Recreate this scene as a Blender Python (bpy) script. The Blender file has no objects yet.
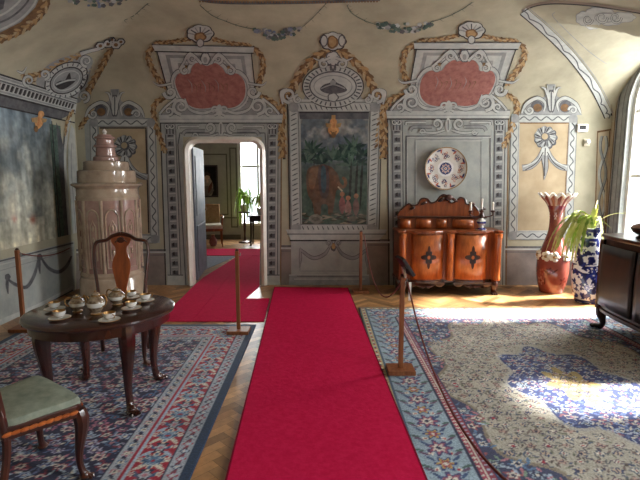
import bpy, bmesh, math, random
import numpy as np
from mathutils import Vector, Matrix
random.seed(7); RNG = np.random.default_rng(7)
S = bpy.context.scene; COL = S.collection
PI = math.pi
# ------------------------------------------------------------------ camera
EYE = np.array([0.0, 0.0, 1.6]); FOC = 470.0; PITCH = math.atan(64 / FOC)
cd = bpy.data.cameras.new('camera'); cam = bpy.data.objects.new('camera', cd); COL.objects.link(cam)
cam.location = EYE; cam.rotation_euler = (PI / 2 - PITCH, 0, 0)
cd.sensor_width = 36; cd.lens = 36 * FOC / 640; cd.clip_start = 0.05; cd.clip_end = 200
S.camera = cam
# ------------------------------------------------------------------ light
W = bpy.data.worlds.new('world'); S.world = W; W.use_nodes = True
W.node_tree.nodes['Background'].inputs[0].default_value = (0.86, 0.94, 1.0, 1)
W.node_tree.nodes['Background'].inputs[1].default_value = 2.0
S.view_settings.view_transform = 'Standard'; S.view_settings.look = 'None'
S.view_settings.gamma = 1; S.view_settings.use_curve_mapping = False
S.view_settings.exposure = 0.36
def area(name, loc, direction, sx, sy, power, color=(1, 1, 1)):
    l = bpy.data.lights.new(name, 'AREA'); l.shape = 'RECTANGLE'; l.size = sx; l.size_y = sy
    l.energy = power; l.color = color
    o = bpy.data.objects.new(name, l); COL.objects.link(o); o.location = loc
    o.rotation_euler = Vector(direction).to_track_quat('-Z', 'Y').to_euler(); return o
sun = bpy.data.objects.new('sun', bpy.data.lights.new('sun', 'SUN')); COL.objects.link(sun)
sun.data.energy = 30.0; sun.data.angle = math.radians(5); sun.data.color = (1, .95, .86)
sun.rotation_euler = Vector((-1, -.1, -1.0)).to_track_quat('-Z', 'Y').to_euler()
XL, XR, YB, YF, ZS = -3.46, 4.12, 6.8, -2.0, 2.35
WINS = [(5.84, 0.62), (3.48, 0.3), (0.6, 0.6)]          # right wall windows: centre y, half width
area('daylight_window', (4.95, 5.8, 2.45), (-1, 0, -.42), 1.5, 2.4, 250, (1, .98, .95))
area('daylight_window', (4.95, 3.4, 2.45), (-1, 0, -.42), 1.0, 2.4, 50, (1, .98, .95))
area('daylight_window', (4.95, 0.6, 2.45), (-1, 0, -.42), 1.5, 2.4, 420, (.95, .98, 1))
area('daylight_next_room', (-1.45, 12.25, 1.9), (-.1, -1, -.25), 1.1, 2.4, 135, (.97, .99, 1))

# ------------------------------------------------------------------ materials
def lin(c):
    return tuple(((x / 255) / 12.92 if x / 255 <= .04045 else ((x / 255 + .055) / 1.055) ** 2.4) for x in c)
MATS = {}
def mat(name, c1, c2=None, scale=6, rough=.6, metal=0, coat=0, bump=0, spec=.5, stretch=(1, 1, 1), detail=4, emit=0, alpha=None):
    m = bpy.data.materials.new(name); m.use_nodes = True; MATS[name] = m
    nt = m.node_tree; b = nt.nodes['Principled BSDF']
    b.inputs['Roughness'].default_value = rough; b.inputs['Metallic'].default_value = metal
    b.inputs['Specular IOR Level'].default_value = spec
    b.inputs['Coat Weight'].default_value = coat; b.inputs['Coat Roughness'].default_value = .12
    tc = nt.nodes.new('ShaderNodeTexCoord'); mp = nt.nodes.new('ShaderNodeMapping'); mp.inputs['Scale'].default_value = stretch
    nz = nt.nodes.new('ShaderNodeTexNoise'); nz.inputs['Scale'].default_value = scale; nz.inputs['Detail'].default_value = detail
    nz.inputs['Roughness'].default_value = .62
    nt.links.new(tc.outputs['Object'], mp.inputs[0]); nt.links.new(mp.outputs[0], nz.inputs['Vector'])
    r = nt.nodes.new('ShaderNodeValToRGB'); r.color_ramp.elements[0].position = .34; r.color_ramp.elements[1].position = .66
    r.color_ramp.elements[0].color = (*lin(c1), 1); r.color_ramp.elements[1].color = (*lin(c2 or tuple(min(255, x * 1.08) for x in c1)), 1)
    nt.links.new(nz.outputs[0], r.inputs[0]); nt.links.new(r.outputs[0], b.inputs['Base Color'])
    if emit:
        nt.links.new(r.outputs[0], b.inputs['Emission Color']); b.inputs['Emission Strength'].default_value = emit
    if bump:
        bp = nt.nodes.new('ShaderNodeBump'); bp.inputs['Strength'].default_value = bump; bp.inputs['Distance'].default_value = .02
        nt.links.new(nz.outputs[0], bp.inputs['Height']); nt.links.new(bp.outputs[0], b.inputs['Normal'])
    return m
def vmat(name, rough=.6, bump=0, coat=0, scale=40, amt=.25, spec=.5):
    """material that takes a motif colour attribute and breaks it up with fine noise"""
    m = bpy.data.materials.new(name); m.use_nodes = True; MATS[name] = m
    nt = m.node_tree; b = nt.nodes['Principled BSDF']; b.inputs['Roughness'].default_value = rough
    b.inputs['Coat Weight'].default_value = coat; b.inputs['Specular IOR Level'].default_value = spec
    a = nt.nodes.new('ShaderNodeAttribute'); a.attribute_name = 'Col'
    tc = nt.nodes.new('ShaderNodeTexCoord'); nz = nt.nodes.new('ShaderNodeTexNoise'); nz.inputs['Scale'].default_value = scale
    nt.links.new(tc.outputs['Object'], nz.inputs['Vector'])
    mr = nt.nodes.new('ShaderNodeMapRange'); mr.inputs[1].default_value = .3; mr.inputs[2].default_value = .7
    mr.inputs[3].default_value = 1 - amt; mr.inputs[4].default_value = 1 + amt
    nt.links.new(nz.outputs[0], mr.inputs[0])
    mx = nt.nodes.new('ShaderNodeVectorMath'); mx.operation = 'SCALE'
    nt.links.new(a.outputs['Color'], mx.inputs[0]); nt.links.new(mr.outputs[0], mx.inputs['Scale'])
    nt.links.new(mx.outputs[0], b.inputs['Base Color'])
    if bump:
        bp = nt.nodes.new('ShaderNodeBump'); bp.inputs['Strength'].default_value = bump; bp.inputs['Distance'].default_value = .01
        nt.links.new(nz.outputs[0], bp.inputs['Height']); nt.links.new(bp.outputs[0], b.inputs['Normal'])
    return m
mat('plaster', (156, 152, 132), (180, 175, 153), 2.2, .9, bump=.12, detail=7)
mat('plaster_side', (160, 146, 122), (182, 168, 144), 2.2, .9, bump=.1, detail=7)
mat('stone_wash', (148, 154, 152), (168, 172, 168), 5, .9, detail=6)
mat('stone_light', (164, 169, 168), (186, 189, 185), 9, .9)
mat('stone_mid', (128, 132, 134), (152, 154, 153), 9, .9)
mat('stone_dark', (72, 74, 80), (100, 101, 104), 12, .9)
mat('ink', (38, 36, 40), (62, 58, 58), 14, .9)
mat('ochre', (148, 118, 80), (174, 144, 102), 16, .9)
mat('ochre_dark', (98, 74, 50), (128, 98, 66), 16, .9)
mat('wash_red', (138, 86, 80), (164, 112, 104), 16, .9, detail=8)
mat('gold_wash', (160, 142, 110), (182, 164, 132), 16, .9)
mat('beige_field', (160, 144, 116), (178, 162, 134), 4, .9, detail=6)
mat('dado', (116, 106, 102), (140, 130, 124), 4, .9, detail=6)
mat('leaf_paint', (58, 78, 76), (96, 116, 104), 18, .9)
mat('blue_paint', (92, 104, 130), (130, 140, 158), 18, .9)
mat('gold_paint', (168, 112, 70), (214, 164, 110), 14, .9)
mat('ceiling_grey', (122, 108, 96), (142, 128, 114), 3, .9)
mat('architrave', (218, 212, 200), (236, 232, 222), 6, .35, coat=.3)
mat('leaf_blue', (84, 96, 112), (112, 122, 136), 5, .55)
mat('mahogany', (40, 17, 12), (66, 28, 19), 9, .22, coat=.5, stretch=(1, 1, .25))
mat('walnut', (108, 50, 24), (156, 82, 40), 7, .34, coat=.4, stretch=(3, 3, .4), detail=6)
mat('burl', (136, 64, 26), (196, 108, 50), 9, .3, coat=.4, stretch=(2, 2, .6), detail=8)
mat('walnut_dark', (46, 20, 14), (74, 34, 20), 9, .3, coat=.4)
mat('ebony', (26, 17, 16), (46, 28, 24), 7, .42, coat=.15, stretch=(1, 1, .3))
mat('oak_post', (116, 66, 38), (150, 94, 56), 10, .45, stretch=(4, 4, .4))
mat('rope_red', (86, 34, 30), (120, 52, 44), 60, .8)
mat('carpet_red', (188, 20, 66), (202, 30, 78), 30, .95, bump=.15, spec=.1)
mat('carpet_edge', (118, 14, 40), (132, 18, 46), 30, .95, spec=.1)
mat('upholstery', (112, 122, 110), (146, 154, 138), 14, .85, detail=6, bump=.1)
mat('dark_seat', (52, 40, 36), (70, 54, 46), 14, .8)
mat('stove_glaze', (150, 130, 112), (184, 166, 146), 5, .18, coat=.7, detail=7)
mat('stove_pink', (146, 112, 104), (174, 144, 134), 5, .18, coat=.7, detail=7)
mat('porcelain', (214, 212, 206), (234, 232, 226), 10, .15, coat=.5)
mat('cobalt', (26, 38, 104), (46, 62, 140), 20, .15, coat=.5)
mat('gilt', (128, 92, 48), (176, 136, 78), 30, .3, metal=.5)
mat('tea_shade', (96, 78, 62), (164, 146, 122), 40, .2, coat=.5)
mat('black', (12, 12, 14), (20, 20, 22), 10, .6)
mat('white_plastic', (226, 224, 216), (238, 236, 230), 10, .4)
mat('wax', (236, 232, 222), (246, 243, 236), 10, .5)
mat('vase_red', (136, 58, 44), (176, 92, 70), 8, .25, coat=.5)
mat('leaf_green', (120, 160, 60), (176, 200, 96), 9, .5)
mat('leaf_yellow', (190, 196, 112), (216, 218, 156), 9, .5)
mat('room_wall', (150, 148, 138), (170, 166, 154), 3, .9)
mat('room_wall_line', (86, 82, 74), (104, 100, 90), 5, .9)
mat('beige_cloth', (150, 118, 74), (176, 142, 96), 20, .85)
mat('cream_cloth', (206, 198, 178), (222, 214, 196), 20, .85)
mat('white_paint', (214, 214, 208), (230, 230, 224), 6, .5)
mat('grey_matte', (108, 112, 124), (136, 140, 150), 30, .95)
mat('steel', (150, 152, 156), (180, 180, 184), 10, .3, metal=.9)
vmat('rug_pile', .7, .25, scale=90, amt=.3, spec=.4)
MATS['rug_pile'].node_tree.nodes['Principled BSDF'].inputs['Sheen Weight'].default_value = .08
vmat('fresco', .95, 0, scale=14, amt=.14, spec=.1)
vmat('parquet', .34, .02, scale=22, amt=.14)
vmat('glaze_paint', .16, 0, coat=.5, scale=20, amt=.06)
gl = bpy.data.materials.new('glass'); gl.use_nodes = True; MATS['glass'] = gl
_n = gl.node_tree; _n.nodes.remove(_n.nodes['Principled BSDF'])
_t = _n.nodes.new('ShaderNodeBsdfTransparent'); _g = _n.nodes.new('ShaderNodeBsdfGlossy'); _g.inputs['Roughness'].default_value = .02
_m = _n.nodes.new('ShaderNodeMixShader'); _m.inputs[0].default_value = .06
_n.links.new(_t.outputs[0], _m.inputs[1]); _n.links.new(_g.outputs[0], _m.inputs[2])
_n.links.new(_m.outputs[0], _n.nodes['Material Output'].inputs[0])

# ------------------------------------------------------------------ mesh helpers
class MB:
    def __init__(s): s.v = []; s.f = []; s.m = []; s.sm = []
    def add(s, vs, fs, mi=0, smooth=True):
        b = len(s.v); s.v += [tuple(map(float, p)) for p in vs]
        for k, f in enumerate(fs):
            s.f.append(tuple(i + b for i in f)); s.m.append(mi if isinstance(mi, int) else mi[k]); s.sm.append(smooth)
        return s
    def box(s, c, d, mi=0, rz=0, rx=0, ry=0, taper=1):
        R = Matrix.Rotation(rz, 3, 'Z') @ Matrix.Rotation(ry, 3, 'Y') @ Matrix.Rotation(rx, 3, 'X'); vs = []
        for z in (-.5, .5):
            t = taper if z > 0 else 1
            for x, y in ((-.5, -.5), (.5, -.5), (.5, .5), (-.5, .5)):
                vs.append(Vector(c) + R @ Vector((x * d[0] * t, y * d[1] * t, z * d[2])))
        return s.add(vs, [(3, 2, 1, 0), (4, 5, 6, 7), (0, 1, 5, 4), (1, 2, 6, 5), (2, 3, 7, 6), (3, 0, 4, 7)], mi, False)
    def lathe(s, prof, seg=28, c=(0, 0), mi=0, wob=None, cap=True, smooth=True):
        n = len(prof); vs = []; fs = []; ms = []
        for i, (r, z) in enumerate(prof):
            for k in range(seg):
                a = 2 * PI * k / seg; rr = r * (wob(a, i) if wob else 1)
                vs.append((c[0] + rr * math.cos(a), c[1] + rr * math.sin(a), z))
        for i in range(n - 1):
            for k in range(seg):
                k2 = (k + 1) % seg; fs.append((i * seg + k, i * seg + k2, (i + 1) * seg + k2, (i + 1) * seg + k))
                ms.append(mi if isinstance(mi, int) else mi[min(i, len(mi) - 1)])
        if cap:
            if prof[0][0] > 1e-4: fs.append(tuple(range(seg))[::-1]); ms.append(ms[0])
            if prof[-1][0] > 1e-4: fs.append(tuple((n - 1) * seg + k for k in range(seg))); ms.append(ms[-2] if len(ms) > 1 else ms[0])
        return s.add(vs, fs, ms, smooth)
    def tube(s, pts, r, seg=10, mi=0, flat=1.0):
        P = [Vector(p) for p in pts]; n = len(P); rs = r if isinstance(r, (list, tuple)) else [r] * n
        vs = []; fs = []; up = None
        for i in range(n):
            t = (P[min(i + 1, n - 1)] - P[max(i - 1, 0)]).normalized()
            if up is None:
                up = Vector((0, 0, 1)) if abs(t.z) < .9 else Vector((1, 0, 0))
            a = t.cross(up).normalized(); b = a.cross(t).normalized(); up = b
            for k in range(seg):
                q = 2 * PI * k / seg; vs.append(P[i] + a * (math.cos(q) * rs[i]) + b * (math.sin(q) * rs[i] * flat))
        for i in range(n - 1):
            for k in range(seg):
                k2 = (k + 1) % seg; fs.append((i * seg + k, i * seg + k2, (i + 1) * seg + k2, (i + 1) * seg + k))
        fs.append(tuple(range(seg))[::-1]); fs.append(tuple((n - 1) * seg + k for k in range(seg)))
        return s.add(vs, fs, mi)
    def ell(s, c, r, mi=0, seg=14, rz=0, tilt=0):
        R = Matrix.Rotation(rz, 3, 'Z') @ Matrix.Rotation(tilt, 3, 'Y'); vs = []; fs = []; n = seg // 2
        for i in range(n + 1):
            t = PI * i / n
            for k in range(seg):
                a = 2 * PI * k / seg
                vs.append(Vector(c) + R @ Vector((r[0] * math.sin(t) * math.cos(a), r[1] * math.sin(t) * math.sin(a), r[2] * math.cos(t))))
        for i in range(n):
            for k in range(seg):
                k2 = (k + 1) % seg; fs.append((i * seg + k, (i + 1) * seg + k, (i + 1) * seg + k2, i * seg + k2))
        return s.add(vs, fs, mi)
    def prism(s, poly, a, b, plane='xy', mi=0, smooth=False):
        def P(p, t): return (p[0], p[1], t) if plane == 'xy' else (p[0], t, p[1]) if plane == 'xz' else (t, p[0], p[1])
        n = len(poly); vs = [P(p, a) for p in poly] + [P(p, b) for p in poly]
        fs = [tuple(range(n)), tuple(range(2 * n - 1, n - 1, -1))] + [(k, k + n, (k + 1) % n + n, (k + 1) % n) for k in range(n)]
        return s.add(vs, fs, mi, smooth)
    def grid(s, fn, nu, nv, mi=0, smooth=True):
        vs = [fn(i / nu, j / nv) for j in range(nv + 1) for i in range(nu + 1)]; w = nu + 1
        return s.add(vs, [(j * w + i, j * w + i + 1, (j + 1) * w + i + 1, (j + 1) * w + i) for j in range(nv) for i in range(nu)], mi, smooth)
    def build(s, name, mats, parent=None, bevel=0, sub=0, weld=False, angle=35):
        me = bpy.data.meshes.new(name); me.from_pydata(s.v, [], s.f)
        for m in ([mats] if isinstance(mats, str) else mats): me.materials.append(MATS[m])
        me.polygons.foreach_set('material_index', s.m); me.polygons.foreach_set('use_smooth', s.sm)
        bm = bmesh.new(); bm.from_mesh(me)
        bmesh.ops.recalc_face_normals(bm, faces=bm.faces)
        for e in bm.edges:
            if len(e.link_faces) == 2 and e.calc_face_angle(0) > .62: e.smooth = False
        bm.to_mesh(me); bm.free(); me.update()
        o = bpy.data.objects.new(name, me); COL.objects.link(o)
        if parent: o.parent = parent
        if bevel:
            md = o.modifiers.new('b', 'BEVEL'); md.width = bevel; md.segments = 2; md.limit_method = 'ANGLE'; md.angle_limit = math.radians(angle)
        if sub:
            md = o.modifiers.new('s', 'SUBSURF'); md.levels = sub; md.render_levels = sub
        return o
def thing(name, label, cat, loc=(0, 0, 0), rz=0, group=None):
    o = bpy.data.objects.new(name, None); COL.objects.link(o); o.location = loc; o.rotation_euler = (0, 0, rz)
    o.empty_display_size = .1
    o['label'] = label; o['category'] = cat
    if group: o['group'] = group
    return o
def tag(o, label, cat, group=None):
    o['label'] = label; o['category'] = cat
    if group: o['group'] = group
    return o
def struct(o, label=None):
    o['kind'] = 'structure'
    if label: o['label'] = label
    return o
def dup(root, loc, rz, label):
    r = root.copy(); COL.objects.link(r); r.location = loc; r.rotation_euler = (0, 0, rz); r['label'] = label
    for ch in list(root.children):
        c = ch.copy(); COL.objects.link(c); c.parent = r
        for g in ch.children:
            d = g.copy(); COL.objects.link(d); d.parent = c
    return r
def spl(pts, n=8, closed=False):
    """Catmull-Rom through points (any dimension)"""
    P = np.array(pts, float); m = len(P); out = []
    for i in range(m if closed else m - 1):
        g = (lambda k: P[k % m]) if closed else (lambda k: P[min(max(k, 0), m - 1)])
        a, b, c, d = g(i - 1), g(i), g(i + 1), g(i + 2)
        for k in range(n):
            t = k / n
            out.append(.5 * (2 * b + (c - a) * t + (2 * a - 5 * b + 4 * c - d) * t * t + (3 * b - a - 3 * c + d) * t ** 3))
    if not closed: out.append(P[-1])
    return [tuple(p) for p in out]
def lerp(xs, n):
    return list(np.interp(np.linspace(0, len(xs) - 1, n), range(len(xs)), xs))

# ------------------------------------------------------------------ coloured canvases (motif colours on fine meshes)
def vnoise(ny, nx, cell, seed=0, octs=3):
    r = np.random.default_rng(seed); out = np.zeros((ny, nx)); amp = 1; tot = 0
    for o in range(octs):
        c = max(cell / 2 ** o, 1.5); gy, gx = int(ny / c) + 3, int(nx / c) + 3; g = r.random((gy, gx))
        yy = np.arange(ny) / c; xx = np.arange(nx) / c; y0 = yy.astype(int); x0 = xx.astype(int)
        fy = yy - y0; fx = xx - x0; fy = fy * fy * (3 - 2 * fy); fx = fx * fx * (3 - 2 * fx)
        fy = fy[:, None]; fx = fx[None]
        v = (g[y0][:, x0] * (1 - fx) + g[y0][:, x0 + 1] * fx) * (1 - fy) + (g[y0 + 1][:, x0] * (1 - fx) + g[y0 + 1][:, x0 + 1] * fx) * fy
        out += v * amp; tot += amp; amp *= .5
    return out / tot
class Canvas:
    def __init__(s, w, h, res, base):
        s.w, s.h, s.res = w, h, res; s.nx = int(w / res) + 1; s.ny = int(h / res) + 1
        s.a = np.ones((s.ny, s.nx, 3)) * np.array(base, float)
        s.X, s.Y = np.meshgrid(np.linspace(0, w, s.nx), np.linspace(0, h, s.ny))
    def _win(s, x, y, r):
        k = s.res; return (slice(max(int((y - r) / k), 0), max(int((y + r) / k) + 2, 0)), slice(max(int((x - r) / k), 0), max(int((x + r) / k) + 2, 0)))
    def flower(s, x, y, r, n=6, cols=((200, 120, 130), (40, 40, 90), (220, 210, 190)), amp=.22, rot=0, sx=1):
        w = s._win(x, y, r * 1.3); dx = (s.X[w] - x) / sx; dy = s.Y[w] - y
        if dx.size == 0: return
        d = np.hypot(dx, dy); an = np.arctan2(dy, dx) + rot; R = r * (1 - amp + amp * np.cos(n * an))
        for k, c in enumerate(cols):
            s.a[w][d < R * (1 - k / len(cols))] = c
    def leaf(s, x, y, l, wd, ang, col):
        w = s._win(x, y, l); dx = s.X[w] - x; dy = s.Y[w] - y
        if dx.size == 0: return
        u = dx * math.cos(ang) + dy * math.sin(ang); v = -dx * math.sin(ang) + dy * math.cos(ang)
        s.a[w][(np.abs(u) < l) & (np.abs(v) < wd * (1 - (u / l) ** 2))] = col
    def line(s, pts, t, col):
        for x, y in spl(pts, 1) if len(pts) < 2 else [(a[0] + (b[0] - a[0]) * k / m, a[1] + (b[1] - a[1]) * k / m) for a, b in zip(pts[:-1], pts[1:]) for m in [max(int(math.hypot(b[0] - a[0], b[1] - a[1]) / s.res), 1)] for k in range(m)]:
            w = s._win(x, y, t); s.a[w][(s.X[w] - x) ** 2 + (s.Y[w] - y) ** 2 < t * t] = col
    def poly(s, pts, col):
        ins = np.zeros(s.X.shape, bool); n = len(pts)
        for i in range(n):
            (x1, y1), (x2, y2) = pts[i], pts[(i + 1) % n]
            if y1 == y2: continue
            c = ((y1 > s.Y) != (y2 > s.Y)) & (s.X < (x2 - x1) * (s.Y - y1) / (y2 - y1) + x1); ins ^= c
        s.a[ins] = col; return ins
    def mesh(s, name, fn, material, parent=None, skirt=0, wrap=False, flip=False):
        """fn maps canvas coordinate arrays to an (n, 3) array"""
        P = fn(s.X.ravel(), s.Y.ravel()); nx, ny = s.nx, s.ny; C = np.clip(s.a.reshape(-1, 3) / 255, 0, 1)
        C = np.where(C <= .04045, C / 12.92, ((C + .055) / 1.055) ** 2.4)
        i, j = np.meshgrid(np.arange(nx - 1), np.arange(ny - 1)); q = (j * nx + i).ravel()
        F = np.stack([q, q + 1, q + nx + 1, q + nx], 1)
        if flip: F = F[:, ::-1]
        if skirt:
            ring = np.concatenate([np.arange(nx), np.arange(2, ny + 1) * nx - 1, (ny - 1) * nx + np.arange(nx - 2, -1, -1), np.arange(ny - 2, 0, -1) * nx])
            n0 = len(P); low = P[ring].copy(); low[:, 2] -= skirt; P = np.vstack([P, low]); C = np.vstack([C, C[ring]])
            k = np.arange(len(ring)); k2 = (k + 1) % len(ring)
            F = np.vstack([F, np.stack([ring[k], n0 + k, n0 + k2, ring[k2]], 1)])
        me = bpy.data.meshes.new(name); me.vertices.add(len(P)); me.vertices.foreach_set('co', P.astype(np.float32).ravel())
        me.loops.add(F.size); me.loops.foreach_set('vertex_index', F.astype(np.int32).ravel())
        me.polygons.add(len(F)); me.polygons.foreach_set('loop_start', np.arange(0, F.size, 4, dtype=np.int32))
        me.polygons.foreach_set('loop_total', np.full(len(F), 4, dtype=np.int32))
        me.polygons.foreach_set('use_smooth', np.ones(len(F), bool))
        me.update(calc_edges=True); me.validate()
        at = me.color_attributes.new('Col', 'FLOAT_COLOR', 'POINT'); at.data.foreach_set('color', np.hstack([C, np.ones((len(C), 1))]).astype(np.float32).ravel())
        me.materials.append(MATS[material]); o = bpy.data.objects.new(name, me); COL.objects.link(o)
        if parent: o.parent = parent
        return o

# ------------------------------------------------------------------ room shell: survey of wall and vault surfaces
def cove(d, a): return ZS + 1.15 * np.sqrt(np.clip(1 - ((a - np.clip(d, 0, a)) / a) ** 2, 0, 1))
def vault(X, Y):
    X = np.asarray(X, float); Y = np.asarray(Y, float)
    zr = cove(XR - X, 3.7)
    for yc, hw in WINS:
        zr = np.maximum(zr, ZS + 1.02 * np.sqrt(np.clip(1 - ((Y - yc) / (hw + .28)) ** 2, 0, 1)) * (np.abs(Y - yc) < hw + .28) - .02)
    return np.minimum(np.minimum(cove(YB - Y, 3.0), cove(X - XL, 3.0)), zr)
def gap(P): return np.minimum(np.minimum(P[:, 0] - XL, XR - P[:, 0]), np.minimum(YB - P[:, 1], vault(P[:, 0], P[:, 1]) - P[:, 2]))
def surf(px, off=0.0):
    """points on the wall or vault surface measured from the survey photograph, raised by off towards the room"""
    px = np.asarray(px, float); a = (px[:, 0] - 320) / FOC; b = (240 - px[:, 1]) / FOC; c, s = math.cos(PITCH), math.sin(PITCH)
    D = np.stack([a, c + b * s, b * c - s], 1); lo = np.full(len(px), .5); hi = np.full(len(px), 14.0)
    for _ in range(44):
        m = (lo + hi) / 2; ok = gap(EYE + D * m[:, None]) > 0; lo = np.where(ok, m, lo); hi = np.where(ok, hi, m)
    P = EYE + D * lo[:, None]; e = 2e-3; Q = P.copy()
    G = np.stack([gap(Q + np.eye(3)[k] * e) - gap(Q - np.eye(3)[k] * e) for k in range(3)], 1)
    G /= np.maximum(np.linalg.norm(G, axis=1, keepdims=True), 1e-9)
    return P + G * off
class Art:
    """painted decoration drawn as thin coats of colour lying on the wall or vault"""
    def __init__(s, mapper=None, step=3): s.v = []; s.f = []; s.m = []; s.names = []; s.k = 0; s.map = mapper or surf; s.step = step
    def _mi(s, n):
        if n not in s.names: s.names.append(n)
        return s.names.index(n)
    def _off(s, L): s.k += 1; return .0022 + L * (.0026 if s.step > 1 else .0014) + s.k * 1.5e-6
    def _put(s, pts, faces, mn, L):
        b = len(s.v); P = s.map(np.array(pts), s._off(L)); s.v += [tuple(p) for p in P]; mi = s._mi(mn)
        for f in faces: s.f.append(tuple(i + b for i in f)); s.m.append(mi)
    def rib(s, pts, w, mn, L=1, taper=None, closed=False, smooth=True):
        P = np.array(spl(pts, 6, closed) if smooth and len(pts) > 2 else pts, float)
        if not smooth or len(pts) == 2:
            Q = []
            for a, b in zip(P[:-1], P[1:]):
                m = max(int(np.hypot(*(b - a)) / s.step), 1); Q += [a + (b - a) * k / m for k in range(m)]
            P = np.array(Q + [P[-1]])
        if closed: P = np.vstack([P, P[:1]])
        n = len(P); T = np.gradient(P, axis=0)
        if closed: T[0] = T[-1] = (P[1] - P[-2])
        T /= np.maximum(np.linalg.norm(T, axis=1, keepdims=True), 1e-6); N = np.stack([-T[:, 1], T[:, 0]], 1)
        ws = np.full(n, w / 2.) if taper is None else np.interp(np.linspace(0, 1, n), np.linspace(0, 1, len(taper)), taper) * w / 2
        c = int(min(max(np.ceil(w / (s.step * .8)), 1), 6)); k = c + 1; V = np.empty((k * n, 2))
        for q in range(k): V[q::k] = P + N * (ws * (1 - 2 * q / c))[:, None]
        s._put(V, [(k * i + q, k * i + q + 1, k * i + k + q + 1, k * i + k + q) for i in range(n - 1) for q in range(c)], mn, L); return s
    def line(s, pts, w, fill, edge='ink', L=1, e=1.1, **k):
        s.rib(pts, w + e, edge, L, **k); s.rib(pts, w, fill, L + .5, **k); return s
    def poly(s, pts, mn, L=0, smooth=False):
        if smooth: pts = spl(pts, 6, True)
        bm = bmesh.new(); bm.faces.new([bm.verts.new((p[0], p[1], 0)) for p in pts]); bmesh.ops.triangulate(bm, faces=bm.faces)
        A = np.array(pts)
        for ax in (0, 1):
            no = (1, 0, 0) if ax == 0 else (0, 1, 0)
            for t in np.arange(A[:, ax].min() + s.step, A[:, ax].max(), s.step):
                bmesh.ops.bisect_plane(bm, geom=bm.verts[:] + bm.edges[:] + bm.faces[:], plane_co=(t, t, 0), plane_no=no)
        bm.verts.index_update(); V = [(v.co.x, v.co.y) for v in bm.verts]; F = [tuple(v.index for v in f.verts) for f in bm.faces]; bm.free()
        s._put(V, F, mn, L); return s
    def oval(s, cx, cy, rx, ry, mn, L=1, bumps=0, amp=.12, rot=0, n=28):
        if bumps: n = max(n, bumps * 6)
        pts = []
        for k in range(n):
            t = 2 * PI * k / n; r = 1 - amp + amp * abs(math.cos(bumps * t / 2)) if bumps else 1
            x, y = rx * r * math.cos(t), ry * r * math.sin(t); pts.append((cx + x * math.cos(rot) - y * math.sin(rot), cy + x * math.sin(rot) + y * math.cos(rot)))
        return s.poly(pts, mn, L)
    def ring(s, cx, cy, rx, ry, w, mn, L=1):
        return s.rib([(cx + rx * math.cos(2 * PI * k / 16), cy + ry * math.sin(2 * PI * k / 16)) for k in range(16)], w, mn, L, closed=True)
    def scroll(s, x, y, r, a0=0, turns=1.3, d=1, w=3, fill='stone_light', L=1):
        pts = []
        for k in range(13):
            t = k / 12; q = a0 + d * turns * 2 * PI * t; rr = r * (1 - .78 * t); pts.append((x + rr * math.cos(q), y + rr * math.sin(q)))
        return s.line(pts, w, fill, 'stone_dark', L, taper=[1, .9, .6, .4])
    def garland(s, path, size, mats=('ochre', 'gold_wash', 'ochre_dark', 'ochre'), L=1, shade='ochre_dark'):
        P = np.array(spl(path, 12)); d = np.r_[0, np.cumsum(np.hypot(*np.diff(P, axis=0).T))]
        s.rib(path, size * 1.05, shade, L); s.rib([(x + size * .3, y + size * .25) for x, y in path], size * .5, 'ink', L - .3)
        for k, t in enumerate(np.arange(0, d[-1], size * .42)):
            x, y = np.interp(t, d, P[:, 0]), np.interp(t, d, P[:, 1]); sd = (0, 1, -1)[k % 3] * size * .34
            i = min(np.searchsorted(d, t), len(P) - 2); tg = P[i + 1] - P[i]; an = math.atan2(tg[1], tg[0]); rr = size * (.42 + .16 * random.random())
            s.oval(x - math.sin(an) * sd, y + math.cos(an) * sd, rr * 1.25, rr * .5, mats[k % len(mats)], L + .7, rot=an + (0, .6, -.6)[k % 3], n=9)
        return s
    def build(s, name, parent, label=None):
        me = bpy.data.meshes.new(name); me.from_pydata(s.v, [], s.f)
        for n in s.names: me.materials.append(MATS[n])
        me.polygons.foreach_set('material_index', s.m); me.update()
        o = bpy.data.objects.new(name, me); COL.objects.link(o); o.parent = parent
        if label: o['label'] = label
        return o

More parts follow.
